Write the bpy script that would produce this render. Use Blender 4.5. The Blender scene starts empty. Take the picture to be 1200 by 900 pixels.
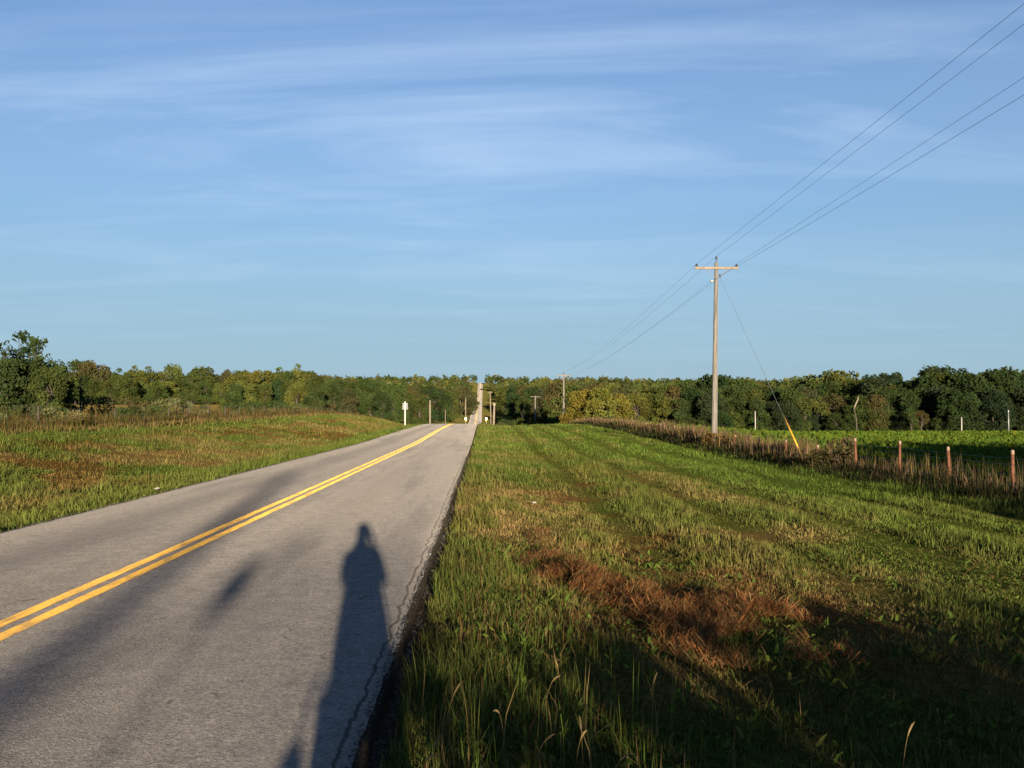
import bpy, bmesh, math, random
import numpy as np
from mathutils import Vector, Matrix, noise as mnoise

# ------------------------------------------------------------------ scene, camera, sky, sun, exposure
SC = bpy.context.scene
COL = SC.collection
random.seed(7)
RNG = np.random.default_rng(11)
EYE = 1.66

cam_data = bpy.data.cameras.new('camera')
cam_data.sensor_width = 36.0
cam_data.lens = 36.0
cam_data.clip_start = 0.05
cam_data.clip_end = 20000.0
cam = bpy.data.objects.new('camera', cam_data)
COL.objects.link(cam)
cam.location = (0.0, 0.0, EYE)
cam.rotation_euler = (math.radians(90 + 1.62), 0.0, math.radians(-1.62))
SC.camera = cam

SUN_EL = math.radians(6.4)
SUN_SIDE = -0.115                                   # shadows drift this far left for each metre forward
SUN_AZ = math.atan2(-SUN_SIDE, -1.0)                # clockwise from +Y, where the sun stands
d = Vector((SUN_SIDE, 1.0, -math.tan(SUN_EL) * math.hypot(SUN_SIDE, 1.0))).normalized()
sun_data = bpy.data.lights.new('sun', 'SUN')
sun_data.energy = 5.0
sun_data.angle = math.radians(0.55)
sun_data.color = (1.0, 0.83, 0.60)
sun = bpy.data.objects.new('sun', sun_data)
COL.objects.link(sun)
sun.rotation_euler = d.to_track_quat('-Z', 'Y').to_euler()

SC.view_settings.view_transform = 'Standard'
SC.view_settings.look = 'None'
SC.view_settings.exposure = 1.55
SC.view_settings.gamma = 1.0

world = bpy.data.worlds.new('World')
SC.world = world
world.use_nodes = True
wt = world.node_tree
wt.nodes.clear()


def N(tree, kind, **kw):
    n = tree.nodes.new(kind)
    for k, v in kw.items():
        if k.startswith('i_'):
            key = k[2:]
            key = int(key) if key.isdigit() else key.replace('_', ' ')
            n.inputs[key].default_value = v
        else:
            setattr(n, k, v)
    return n


def L(tree, a, b):
    tree.links.new(a, b)


def ramp(tree, fac, stops, interp='LINEAR'):
    r = tree.nodes.new('ShaderNodeValToRGB')
    r.color_ramp.interpolation = interp
    while len(r.color_ramp.elements) < len(stops):
        r.color_ramp.elements.new(0.5)
    for e, (p, c) in zip(r.color_ramp.elements, stops):
        e.position = p
        e.color = c if len(c) == 4 else (*c, 1.0)
    L(tree, fac, r.inputs[0])
    return r


def mixc(tree, fac, a, b, mode='MIX'):
    m = tree.nodes.new('ShaderNodeMix')
    m.data_type = 'RGBA'
    m.blend_type = mode
    for s, v in ((m.inputs[0], fac), (m.inputs[6], a), (m.inputs[7], b)):
        if hasattr(v, 'links'):
            L(tree, v, s)
        else:
            s.default_value = v if isinstance(v, (int, float)) else (*v, 1.0)
    return m.outputs[2]


def math_n(tree, op, a, b=None, clamp=False):
    m = tree.nodes.new('ShaderNodeMath')
    m.operation = op
    m.use_clamp = clamp
    for s, v in ((m.inputs[0], a), (m.inputs[1], b)):
        if v is None:
            continue
        if hasattr(v, 'links'):
            L(tree, v, s)
        else:
            s.default_value = v
    return m.outputs[0]


sky = N(wt, 'ShaderNodeTexSky', sky_type='NISHITA')
sky.sun_disc = False
sky.sun_elevation = SUN_EL
sky.sun_rotation = SUN_AZ
sky.altitude = 300.0
sky.air_density = 1.0
sky.dust_density = 0.2
sky.ozone_density = 1.0
tc = N(wt, 'ShaderNodeTexCoord')
sep = N(wt, 'ShaderNodeSeparateXYZ')
L(wt, tc.outputs['Generated'], sep.inputs[0])
zc = math_n(wt, 'MAXIMUM', sep.outputs[2], 0.02)
zc = math_n(wt, 'ADD', zc, 0.06)
cu = math_n(wt, 'DIVIDE', sep.outputs[0], zc)
cv = math_n(wt, 'DIVIDE', sep.outputs[1], zc)
cmb = N(wt, 'ShaderNodeCombineXYZ')
L(wt, cu, cmb.inputs[0])
L(wt, cv, cmb.inputs[1])
mp = N(wt, 'ShaderNodeMapping')
mp.inputs['Rotation'].default_value = (0, 0, math.radians(-9))
mp.inputs['Scale'].default_value = (0.42, 0.95, 1.0)
mp.inputs['Location'].default_value = (2.15, 3.1, 0.0)
L(wt, cmb.outputs[0], mp.inputs[0])
wisp = N(wt, 'ShaderNodeTexNoise', i_Scale=1.0, i_Detail=10.0, i_Roughness=0.60, i_Distortion=1.1)
L(wt, mp.outputs[0], wisp.inputs['Vector'])
veil = N(wt, 'ShaderNodeTexNoise', i_Scale=0.55, i_Detail=5.0, i_Roughness=0.55, i_Distortion=0.6)
L(wt, mp.outputs[0], veil.inputs['Vector'])
w1 = ramp(wt, wisp.outputs[0], [(0.46, (0, 0, 0)), (0.66, (1, 1, 1))])
w2 = ramp(wt, veil.outputs[0], [(0.40, (0, 0, 0)), (0.64, (1, 1, 1))])
cl = math_n(wt, 'MULTIPLY', w1.outputs[0], math_n(wt, 'ADD', math_n(wt, 'MULTIPLY', w2.outputs[0], .7), .25))
cl = math_n(wt, 'ADD', math_n(wt, 'MULTIPLY', cl, 0.85), math_n(wt, 'MULTIPLY', w2.outputs[0], 0.2))
up = ramp(wt, sep.outputs[2], [(0.02, (0.15, 0.15, 0.15)), (0.14, (0.8, 0.8, 0.8)), (0.3, (1, 1, 1))])
cl = math_n(wt, 'MULTIPLY', cl, up.outputs[0], clamp=True)
cl = math_n(wt, 'MULTIPLY', cl, 0.46)
tint = mixc(wt, 1.0, sky.outputs[0], (0.60, 0.845, 1.36), 'MULTIPLY')
hz = ramp(wt, sep.outputs[2], [(0.0, (.9, .9, .9)), (0.08, (.8, .8, .8)), (0.20, (.40, .40, .40)), (0.42, (.0, .0, .0))])
tint = mixc(wt, hz.outputs[0], tint, (2.1, 3.3, 4.35))
skyc = mixc(wt, cl, tint, (4.2, 5.4, 7.0))
bg = N(wt, 'ShaderNodeBackground', i_Strength=0.05)
L(wt, skyc, bg.inputs[0])
wo = N(wt, 'ShaderNodeOutputWorld')
L(wt, bg.outputs[0], wo.inputs[0])

# ------------------------------------------------------------------ object helpers


def tag(o, label=None, cat=None, group=None, kind=None):
    if label:
        o['label'] = label
    if cat:
        o['category'] = cat
    if group:
        o['group'] = group
    if kind:
        o['kind'] = kind
    return o


def link(name, data, parent=None):
    o = bpy.data.objects.new(name, data)
    COL.objects.link(o)
    if parent:
        o.parent = parent
    return o


def thing(name, loc, label, cat, group=None, rz=0.0):
    o = bpy.data.objects.new(name, None)
    o.empty_display_size = 0.3
    COL.objects.link(o)
    o.location = loc
    o.rotation_euler = (0, 0, rz)
    return tag(o, label, cat, group)


def copy_tree(o, parent=None):
    c = o.copy()
    COL.objects.link(c)
    c.parent = parent
    for ch in o.children:
        copy_tree(ch, c)
    return c


def np_mesh(name, V, F, mat, colors=None, smooth=False):
    """V (n,3), F list of (array of faces with equal size)"""
    me = bpy.data.meshes.new(name)
    V = np.asarray(V, dtype=np.float32)
    me.vertices.add(len(V))
    me.vertices.foreach_set('co', V.ravel())
    starts, idx, n0 = [], [], 0
    for f in F:
        f = np.asarray(f, dtype=np.int32)
        if len(f) == 0:
            continue
        k = f.shape[1]
        starts.append(n0 + np.arange(len(f), dtype=np.int32) * k)
        idx.append(f.ravel())
        n0 += f.size
    starts = np.concatenate(starts)
    idx = np.concatenate(idx)
    me.loops.add(len(idx))
    me.loops.foreach_set('vertex_index', idx)
    me.polygons.add(len(starts))
    me.polygons.foreach_set('loop_start', starts)
    if smooth:
        me.polygons.foreach_set('use_smooth', np.ones(len(starts), dtype=bool))
    me.update(calc_edges=True)
    if colors is not None:
        c = np.ones((len(V), 4), dtype=np.float32)
        c[:, :3] = colors
        at = me.color_attributes.new('Col', 'FLOAT_COLOR', 'POINT')
        at.data.foreach_set('color', c.ravel())
    if mat:
        me.materials.append(mat)
    return me


class MB:
    """collects tubes, boxes and lathes for one mesh"""

    def __init__(self):
        self.v, self.f = [], []

    def tube(self, pts, radii, n=8, cap=True):
        pts = [Vector(p) for p in pts]
        if not hasattr(radii, '__len__'):
            radii = [radii] * len(pts)
        b0 = len(self.v)
        for i, p in enumerate(pts):
            t = (pts[min(i + 1, len(pts) - 1)] - pts[max(i - 1, 0)]).normalized()
            a = Vector((1, 0, 0)) if abs(t.x) < 0.8 else Vector((0, 1, 0))
            u = t.cross(a).normalized()
            w = t.cross(u)
            for k in range(n):
                an = 2 * math.pi * k / n
                self.v.append(p + (u * math.cos(an) + w * math.sin(an)) * radii[i])
        for i in range(len(pts) - 1):
            for k in range(n):
                a = b0 + i * n + k
                b = b0 + i * n + (k + 1) % n
                self.f.append((a, b, b + n, a + n))
        if cap:
            self.f.append(tuple(b0 + k for k in range(n))[::-1])
            e = b0 + (len(pts) - 1) * n
            self.f.append(tuple(e + k for k in range(n)))
        return self

    def box(self, c, s, m=None, bev=0.0):
        b0 = len(self.v)
        c = Vector(c)
        for sx in (-1, 1):
            for sy in (-1, 1):
                for sz in (-1, 1):
                    p = Vector((sx * s[0] / 2, sy * s[1] / 2, sz * s[2] / 2))
                    if m:
                        p = m @ p
                    self.v.append(c + p)
        for f in ((0, 1, 3, 2), (4, 6, 7, 5), (0, 4, 5, 1), (2, 3, 7, 6), (0, 2, 6, 4), (1, 5, 7, 3)):
            self.f.append(tuple(b0 + i for i in f))
        return self

    def mesh(self, name, mat, smooth=False, bevel=0.0):
        me = bpy.data.meshes.new(name)
        me.from_pydata([tuple(p) for p in self.v], [], self.f)
        if bevel:
            bm = bmesh.new()
            bm.from_mesh(me)
            bmesh.ops.recalc_face_normals(bm, faces=bm.faces)
            bmesh.ops.bevel(bm, geom=bm.edges[:], offset=bevel, segments=1, affect='EDGES')
            bm.to_mesh(me)
            bm.free()
        if smooth:
            me.polygons.foreach_set('use_smooth', [True] * len(me.polygons))
        me.materials.append(mat)
        me.update()
        return me

    def build(self, name, mat, parent=None, smooth=False, bevel=0.0):
        return link(name, self.mesh(name, mat, smooth, bevel), parent)


# ------------------------------------------------------------------ noise and terrain
_P = RNG.random((256, 256))


def vnoise(x, y):
    x = np.asarray(x, float)
    y = np.asarray(y, float)
    xi = np.floor(x).astype(int)
    yi = np.floor(y).astype(int)
    fx = x - xi
    fy = y - yi
    fx = fx * fx * (3 - 2 * fx)
    fy = fy * fy * (3 - 2 * fy)
    a = _P[xi & 255, yi & 255]
    b = _P[(xi + 1) & 255, yi & 255]
    c = _P[xi & 255, (yi + 1) & 255]
    e = _P[(xi + 1) & 255, (yi + 1) & 255]
    return (a * (1 - fx) + b * fx) * (1 - fy) + (c * (1 - fx) + e * fx) * fy


def fbm(x, y, o=4):
    s, a, t = 0.0, 0.5, 0.0
    for i in range(o):
        s = s + a * vnoise(np.asarray(x) * 2 ** i + 17.3 * i, np.asarray(y) * 2 ** i + 9.1 * i)
        t += a
        a *= 0.5
    return s / t


def sstep(a, b, x):
    t = np.clip((np.asarray(x, float) - a) / (b - a), 0, 1)
    return t * t * (3 - 2 * t)


_ry = np.array([-5000, -300, -100, 0, 50, 85, 115, 140, 200, 300, 380, 440, 500, 560, 650, 780, 900, 960, 1050, 1200, 1350, 1480, 1560, 1700, 2500, 6000.])
_rz = np.array([0, 0.5, 0, 0, 0, .25, .38, .10, -1.2, -3.6, -4.2, -3.6, -2.3, 0.6, 5.8, 11.5, 14.9, 15.4, 16.2, 25.5, 37, 45, 46, 42, 20, 15.])


def pchip(xk, yk):
    h = np.diff(xk)
    dl = np.diff(yk) / h
    m = np.zeros_like(yk)
    for i in range(1, len(yk) - 1):
        if dl[i - 1] * dl[i] > 0:
            w1, w2 = 2 * h[i] + h[i - 1], h[i] + 2 * h[i - 1]
            m[i] = (w1 + w2) / (w1 / dl[i - 1] + w2 / dl[i])

    def f(x):
        x = np.asarray(x, float)
        i = np.clip(np.searchsorted(xk, x) - 1, 0, len(h) - 1)
        t = np.clip((x - xk[i]) / h[i], 0, 1)
        return (yk[i] * (1 + 2 * t) * (1 - t) ** 2 + h[i] * m[i] * t * (1 - t) ** 2
                + yk[i + 1] * t * t * (3 - 2 * t) + h[i] * m[i + 1] * t * t * (t - 1))
    return f


road_z = pchip(_ry, _rz)
left_far = pchip(np.array([-5000, 0, 80, 140, 200, 250, 320, 420, 520, 700, 1000, 1500, 1700, 2500, 6000.]),
                 np.array([0.5, .8, .75, 1.0, 2.3, 3.8, 3.0, 2.0, 3, 8, 17, 42, 43, 22, 15.]))
right_far = pchip(np.array([-5000, -100, 0, 60, 120, 200, 300, 450, 560, 700, 1000, 1500, 1700, 2500, 6000.]),
                  np.array([0, -.3, -.5, -.7, -1.3, -2.3, -3.4, -3.4, 0, 7, 17, 41, 43, 22, 15.]))
bank_l = pchip(np.array([-5000, 0, 60, 100, 150, 250, 400, 6000.]), np.array([.85, .85, .9, .95, 1.25, 1.2, 1.0, .5]))
RC = -3.675      # centre of the road
RL, RR = -6.735, -0.62


def ground_z(X, Y):
    X = np.asarray(X, float)
    Y = np.asarray(Y, float)
    rz = road_z(Y)
    # right verge
    r = X - RR
    zr = rz - 0.10 - .07 * (1 - sstep(.1, .8, r)) - 0.24 * sstep(0.0, 3.0, r) - 0.10 * sstep(3, 12, r) * (1 - sstep(30, 70, Y)) + 0.26 * sstep(35, 90, Y) * sstep(3, 12, r) * (1 - sstep(140, 220, Y))
    kr = sstep(14, 34, X)
    zr = zr * (1 - kr) + right_far(Y) * kr
    # left verge
    q = RL - X
    zl = rz - 0.09 - 0.14 * sstep(0, 2.2, q) + (bank_l(Y) + 0.14) * sstep(2.0, 12.5, q)
    kl = sstep(16, 40, q)
    zl = zl * (1 - kl) + left_far(Y) * kl
    z = np.where(X > RC, zr, zl)
    a = np.minimum(np.abs(X - RC) - 3.1, 8) / 8
    a = np.clip(a, 0, 1)
    z = z + a * (0.10 * (fbm(X * .35, Y * .35, 3) - .5) + 0.05 * (fbm(X * 1.7 + 5, Y * 1.7, 2) - .5))
    f = sstep(350, 900, np.hypot(X, Y)) * sstep(10, 60, np.abs(X - RC))
    z = z + f * 9.0 * (fbm(X / 330 + 3, Y / 330 + 8, 3) - .5)
    return z


def gz(x, y):
    return float(ground_z(np.array([x]), np.array([y]))[0])


# ------------------------------------------------------------------ ground colours (what grows there)
C_GREEN = np.array((0.044, 0.070, 0.014))
C_FRESH = np.array((0.058, 0.092, 0.015))
C_OLIVE = np.array((0.069, 0.075, 0.017))
C_TAN = np.array((0.155, 0.108, 0.044))
C_RUST = np.array((0.098, 0.044, 0.018))
C_BEAN = np.array((0.048, 0.078, 0.011))
C_DIRT = np.array((0.075, 0.058, 0.040))


def lerp(a, b, t):
    t = np.asarray(t)[..., None]
    return a * (1 - t) + b * t


def verge_color(X, Y):
    """mean colour of the grass at a place"""
    n1 = fbm(X * .35 + 4, Y * .16 + 2, 4)
    n2 = fbm(X * .8 + 40, Y * .42 + 12, 4)
    n3 = fbm(X * 1.9 + 7, Y * 1.3 + 70, 3)
    c = np.broadcast_to(C_GREEN, X.shape + (3,)).copy()
    right = X > RC
    # right verge: straw near the road, greener away from it and far off
    straw = np.clip(1.15 - X / 5.5, 0, 1) * sstep(.30, .62, n1 * .6 + n2 * .4) * (1 - .35 * sstep(25, 60, Y))
    cr = lerp(c, C_OLIVE, np.clip(0.35 + straw + .5 * (n1 - .5), 0, 1))
    cr = lerp(cr, C_TAN, np.clip(straw * .95 * sstep(.32, .56, n3), 0, 1))
    band = np.exp(-((X - 2.6 - .035 * (Y - 12)) / 1.8) ** 2) * sstep(6, 9, Y) * (1 - sstep(38, 60, Y))
    cr = lerp(cr, C_RUST, np.clip(band * sstep(.50, .64, n2) * sstep(.38, .6, n3) * 1.0, 0, .75))
    band2 = np.exp(-((X - 5.6 - .02 * (Y - 12)) / 1.5) ** 2) * (1 - sstep(30, 70, Y))
    cr = lerp(cr, C_TAN, np.clip(band2 * sstep(.42, .62, n2) * .75, 0, .8))
    cr = lerp(cr, C_FRESH, sstep(4.0, 8, X) * .8 * sstep(.25, .55, n3))
    cr = lerp(cr, C_FRESH, sstep(26, 60, Y) * .55)
    cr = lerp(cr, C_TAN, np.clip(sstep(40, 80, Y) * sstep(.52, .7, n2) * .5, 0, 1))
    # left verge: green by the road, rust and straw in the middle, green by the fence
    q = RL - X
    mid = sstep(1.2, 3.5, q) * (1 - sstep(8.0, 11.0, q))
    cl_ = lerp(c, C_FRESH, .5 * n3)
    cl_ = lerp(cl_, C_OLIVE, np.clip(.35 + .6 * (n1 - .3), 0, 1))
    cl_ = lerp(cl_, C_RUST, np.clip(mid * sstep(.44, .64, n2) * .85, 0, .7))
    cl_ = lerp(cl_, C_TAN, np.clip(mid * sstep(.42, .6, n1) * .45, 0, .8))
    cl_ = lerp(cl_, C_TAN, np.clip(sstep(12.2, 13.2, q) * .7, 0, 1))
    cl_ = lerp(cl_, C_OLIVE, sstep(16, 24, q) * .6)
    cl_ = lerp(cl_, C_TAN, sstep(20, 40, q) * .45)
    out = np.where(right[..., None], cr, cl_)
    return out


def terrain_color(X, Y):
    c = verge_color(X, Y)
    bean = sstep(13.8, 15.2, X) * (1 - sstep(198, 204, Y))
    c = lerp(c, C_BEAN, bean)
    wild = sstep(220, 330, np.hypot(X, Y))
    c = lerp(c, np.array((.062, .066, .018)), wild)
    n = fbm(X * .05, Y * .05, 4)
    c = lerp(c, C_TAN * .8, wild * sstep(.5, .7, n) * .6)
    edge = np.minimum(np.abs(X - RR), np.abs(X - RL))
    c = lerp(c, C_DIRT, (1 - sstep(.1, .5, edge)))
    return c


# ------------------------------------------------------------------ materials
def new_mat(name):
    m = bpy.data.materials.new(name)
    m.use_nodes = True
    t = m.node_tree
    t.nodes.clear()
    out = t.nodes.new('ShaderNodeOutputMaterial')
    return m, t, out


def foliage_mat(name, transl=0.22, jitter=0.35, use_obj=False):
    m, t, out = new_mat(name)
    a = N(t, 'ShaderNodeAttribute', attribute_name='Col')
    col = a.outputs['Color']
    if use_obj:
        oi = N(t, 'ShaderNodeObjectInfo')
        col = mixc(t, 1.0, col, oi.outputs['Color'], 'MULTIPLY')
    geo = N(t, 'ShaderNodeTexCoord')
    nz = N(t, 'ShaderNodeTexNoise', i_Scale=3.0, i_Detail=3.0)
    L(t, geo.outputs['Object'], nz.inputs['Vector'])
    br = math_n(t, 'ADD', math_n(t, 'MULTIPLY', nz.outputs[0], jitter * 2), 1 - jitter)
    hsv = N(t, 'ShaderNodeHueSaturation')
    L(t, col, hsv.inputs['Color'])
    L(t, br, hsv.inputs['Value'])
    df = N(t, 'ShaderNodeBsdfDiffuse', i_Roughness=0.6)
    L(t, hsv.outputs[0], df.inputs[0])
    tr = N(t, 'ShaderNodeBsdfTranslucent')
    L(t, hsv.outputs[0], tr.inputs[0])
    mx = N(t, 'ShaderNodeMixShader', i_0=transl)
    L(t, df.outputs[0], mx.inputs[1])
    L(t, tr.outputs[0], mx.inputs[2])
    L(t, mx.outputs[0], out.inputs[0])
    return m


def ground_mat():
    m, t, out = new_mat('ground')
    a = N(t, 'ShaderNodeAttribute', attribute_name='Col')
    tco = N(t, 'ShaderNodeTexCoord')
    nz = N(t, 'ShaderNodeTexNoise', i_Scale=9.0, i_Detail=8.0, i_Roughness=.7)
    L(t, tco.outputs['Object'], nz.inputs['Vector'])
    r = ramp(t, nz.outputs[0], [(.3, (.35, .32, .3)), (.7, (1.25, 1.2, 1.1))])
    c = mixc(t, 1.0, a.outputs['Color'], r.outputs[0], 'MULTIPLY')
    df = N(t, 'ShaderNodeBsdfDiffuse', i_Roughness=1.0)
    L(t, c, df.inputs[0])
    bp = N(t, 'ShaderNodeBump', i_Strength=.8, i_Distance=.12)
    L(t, nz.outputs[0], bp.inputs['Height'])
    L(t, bp.outputs[0], df.inputs['Normal'])
    L(t, df.outputs[0], out.inputs[0])
    return m


def simple_mat(name, c1, c2, scale=(6, 6, 6), rough=.8, metal=0.0, bump=.2, detail=6.0, dist=.01, spec=.3):
    m, t, out = new_mat(name)
    tco = N(t, 'ShaderNodeTexCoord')
    mpn = N(t, 'ShaderNodeMapping')
    mpn.inputs['Scale'].default_value = scale
    L(t, tco.outputs['Object'], mpn.inputs[0])
    nz = N(t, 'ShaderNodeTexNoise', i_Scale=1.0, i_Detail=detail, i_Roughness=.65)
    L(t, mpn.outputs[0], nz.inputs['Vector'])
    r = ramp(t, nz.outputs[0], [(.32, c1), (.68, c2)])
    b = N(t, 'ShaderNodeBsdfPrincipled', i_Roughness=rough, i_Metallic=metal)
    b.inputs['Specular IOR Level'].default_value = spec
    L(t, r.outputs[0], b.inputs['Base Color'])
    bp = N(t, 'ShaderNodeBump', i_Strength=bump, i_Distance=dist)
    L(t, nz.outputs[0], bp.inputs['Height'])
    L(t, bp.outputs[0], b.inputs['Normal'])
    L(t, b.outputs[0], out.inputs[0])
    return m


def asphalt_mat():
    m, t, out = new_mat('asphalt')
    tco = N(t, 'ShaderNodeTexCoord')
    P = tco.outputs['Object']
    sp = N(t, 'ShaderNodeSeparateXYZ')
    L(t, P, sp.inputs[0])
    # stones of the surface
    vo = N(t, 'ShaderNodeTexVoronoi', i_Scale=70.0)
    L(t, P, vo.inputs['Vector'])
    st = N(t, 'ShaderNodeTexNoise', i_Scale=38.0, i_Detail=7.0, i_Roughness=.75)
    L(t, P, st.inputs['Vector'])
    med = N(t, 'ShaderNodeTexNoise', i_Scale=5.0, i_Detail=6.0, i_Roughness=.62)
    L(t, P, med.inputs['Vector'])
    mpn = N(t, 'ShaderNodeMapping')
    mpn.inputs['Scale'].default_value = (1.1, .09, 1.0)
    L(t, P, mpn.inputs[0])
    big = N(t, 'ShaderNodeTexNoise', i_Scale=1.0, i_Detail=5.0, i_Roughness=.6)
    L(t, mpn.outputs[0], big.inputs['Vector'])
    base = ramp(t, st.outputs[0], [(.30, (.112, .104, .098)), (.5, (.215, .200, .185)), (.72, (.34, .315, .285))])
    sp2 = ramp(t, vo.outputs['Color'], [(.0, (.72, .72, .72)), (.6, (1, 1, 1)), (1.0, (1.3, 1.28, 1.24))])
    c = mixc(t, 1.0, base.outputs[0], sp2.outputs[0], 'MULTIPLY')
    md = ramp(t, med.outputs[0], [(.3, (.82, .82, .83)), (.7, (1.12, 1.11, 1.09))])
    c = mixc(t, 1.0, c, md.outputs[0], 'MULTIPLY')
    bg_ = ramp(t, big.outputs[0], [(.34, (.72, .73, .76)), (.5, (1, 1, 1)), (.66, (1.1, 1.08, 1.05))])
    c = mixc(t, 1.0, c, bg_.outputs[0], 'MULTIPLY')
    c = mixc(t, 1.0, c, (.90, .90, .91), 'MULTIPLY')
    # oil strips in the middle of each lane
    for xc, w, amt in ((RC - 1.60, .55, .45), (RC + 1.35, .45, .14), (RC - .35, .5, .20)):
        dx = math_n(t, 'DIVIDE', math_n(t, 'SUBTRACT', sp.outputs[0], xc), w)
        g = math_n(t, 'POWER', 2.718, math_n(t, 'MULTIPLY', math_n(t, 'MULTIPLY', dx, dx), -1.0))
        g = math_n(t, 'MULTIPLY', g, math_n(t, 'MULTIPLY', big.outputs[0], 2 * amt), clamp=True)
        c = mixc(t, g, c, (.075, .073, .074))
    # thin cracks and worn spots
    wv = N(t, 'ShaderNodeTexVoronoi', feature='DISTANCE_TO_EDGE', i_Scale=.42)
    wn = N(t, 'ShaderNodeTexNoise', i_Scale=2.2, i_Detail=6.0)
    L(t, P, wn.inputs['Vector'])
    wa = N(t, 'ShaderNodeVectorMath', operation='ADD')
    sc_ = N(t, 'ShaderNodeVectorMath', operation='SCALE')
    L(t, wn.outputs[1], sc_.inputs[0])
    sc_.inputs['Scale'].default_value = 1.1
    L(t, P, wa.inputs[0])
    L(t, sc_.outputs[0], wa.inputs[1])
    L(t, wa.outputs[0], wv.inputs['Vector'])
    ck = ramp(t, wv.outputs['Distance'], [(.0, (1, 1, 1)), (.006, (1, 1, 1)), (.011, (0, 0, 0))])
    ckm = ramp(t, med.outputs[0], [(.52, (0, 0, 0)), (.62, (1, 1, 1))])
    ckf = math_n(t, 'MULTIPLY', math_n(t, 'MULTIPLY', ck.outputs[0], ckm.outputs[0]), .55)
    c = mixc(t, ckf, c, (.04, .038, .036))
    # ragged crack running just inside the right edge
    en = N(t, 'ShaderNodeTexNoise', i_Scale=1.6, i_Detail=7.0, i_Roughness=.7)
    L(t, P, en.inputs['Vector'])
    ex = math_n(t, 'SUBTRACT', sp.outputs[0], math_n(t, 'ADD', math_n(t, 'MULTIPLY', en.outputs[0], .20), RR - .185))
    ef = ramp(t, math_n(t, 'ABSOLUTE', ex), [(.0, (1, 1, 1)), (.007, (1, 1, 1)), (.016, (0, 0, 0))])
    c = mixc(t, math_n(t, 'MULTIPLY', math_n(t, 'MULTIPLY', ef.outputs[0], big.outputs[0]), 1.3, True), c, (.02, .019, .018))
    # dusty pale strip along both edges
    ed = math_n(t, 'ABSOLUTE', math_n(t, 'SUBTRACT', sp.outputs[0], RC))
    er = ramp(t, math_n(t, 'DIVIDE', ed, 3.2), [(.80, (0, 0, 0)), (.95, (1, 1, 1))])
    c = mixc(t, math_n(t, 'MULTIPLY', er.outputs[0], .12), c, (.27, .24, .20))
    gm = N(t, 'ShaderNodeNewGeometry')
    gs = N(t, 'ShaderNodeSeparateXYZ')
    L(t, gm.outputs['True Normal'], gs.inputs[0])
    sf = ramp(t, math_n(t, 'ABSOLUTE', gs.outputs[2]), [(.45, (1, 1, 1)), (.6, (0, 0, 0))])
    c = mixc(t, sf.outputs[0], c, (.026, .023, .019))  # dark soil colour on steep edge faces, with the shade of the drop painted in
    b = N(t, 'ShaderNodeBsdfDiffuse', i_Roughness=1.0)
    L(t, c, b.inputs[0])
    hs = math_n(t, 'ADD', st.outputs[0], math_n(t, 'MULTIPLY', vo.outputs['Distance'], .5))
    hs = math_n(t, 'SUBTRACT', hs, math_n(t, 'MULTIPLY', ckf, .8))
    bp = N(t, 'ShaderNodeBump', i_Strength=.75, i_Distance=.012)
    L(t, hs, bp.inputs['Height'])
    L(t, bp.outputs[0], b.inputs['Normal'])
    L(t, b.outputs[0], out.inputs[0])
    return m


def paint_mat():
    m, t, out = new_mat('yellow_road_paint')
    tco = N(t, 'ShaderNodeTexCoord')
    st = N(t, 'ShaderNodeTexNoise', i_Scale=38.0, i_Detail=6.0, i_Roughness=.75)
    L(t, tco.outputs['Object'], st.inputs['Vector'])
    mpn = N(t, 'ShaderNodeMapping')
    mpn.inputs['Scale'].default_value = (9, 1.2, 1)
    L(t, tco.outputs['Object'], mpn.inputs[0])
    wr = N(t, 'ShaderNodeTexNoise', i_Scale=1.0, i_Detail=6.0, i_Roughness=.7)
    L(t, mpn.outputs[0], wr.inputs['Vector'])
    c = ramp(t, st.outputs[0], [(.3, (.60, .32, .055)), (.65, (.80, .47, .10))])
    wf = ramp(t, wr.outputs[0], [(.46, (0, 0, 0)), (.63, (.9, .9, .9))])
    wq = ramp(t, st.outputs[0], [(.30, (1, 1, 1)), (.46, (0, 0, 0))])
    wz = math_n(t, 'ADD', wf.outputs[0], math_n(t, 'MULTIPLY', wq.outputs[0], .7), clamp=True)
    c = mixc(t, wz, c.outputs[0], (.26, .18, .085))
    b = N(t, 'ShaderNodeBsdfDiffuse', i_Roughness=1.0)
    L(t, c, b.inputs[0])
    bp = N(t, 'ShaderNodeBump', i_Strength=.75, i_Distance=.014)
    L(t, st.outputs[0], bp.inputs['Height'])
    L(t, bp.outputs[0], b.inputs['Normal'])
    L(t, b.outputs[0], out.inputs[0])
    return m


M_GROUND = ground_mat()
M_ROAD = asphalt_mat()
M_PAINT = paint_mat()
M_GRASS = foliage_mat('grass_blades', .18, .25)
M_LEAF = foliage_mat('tree_leaves', .2, .30, True)
M_WOOD = simple_mat('weathered_pole_wood', (.075, .067, .059), (.185, .168, .148), (22, 22, 1.2), .9, 0, .5)
M_POSTWOOD = simple_mat('old_post_wood', (.12, .095, .07), (.25, .20, .15), (30, 30, 2.5), .9, 0, .5)
M_RUSTPOST = simple_mat('rusty_post_paint', (.075, .028, .015), (.15, .060, .032), (30, 30, 9), .85, 0, .3)
M_PALECAP = simple_mat('pale_post_cap', (.22, .2, .18), (.38, .35, .31), (20, 20, 20), .8, 0, .2)
M_BARK = simple_mat('bark', (.028, .023, .018), (.085, .07, .055), (9, 9, 1.4), .95, 0, .8, dist=.04)
M_STEEL = simple_mat('galvanised_steel', (.16, .165, .165), (.28, .28, .275), (12, 12, 12), .55, .5, .08)
M_SIGNBACK = simple_mat('bare_aluminium_sign_back', (.085, .093, .09), (.12, .128, .124), (5, 5, 5), .55, .1, .05)
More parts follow.
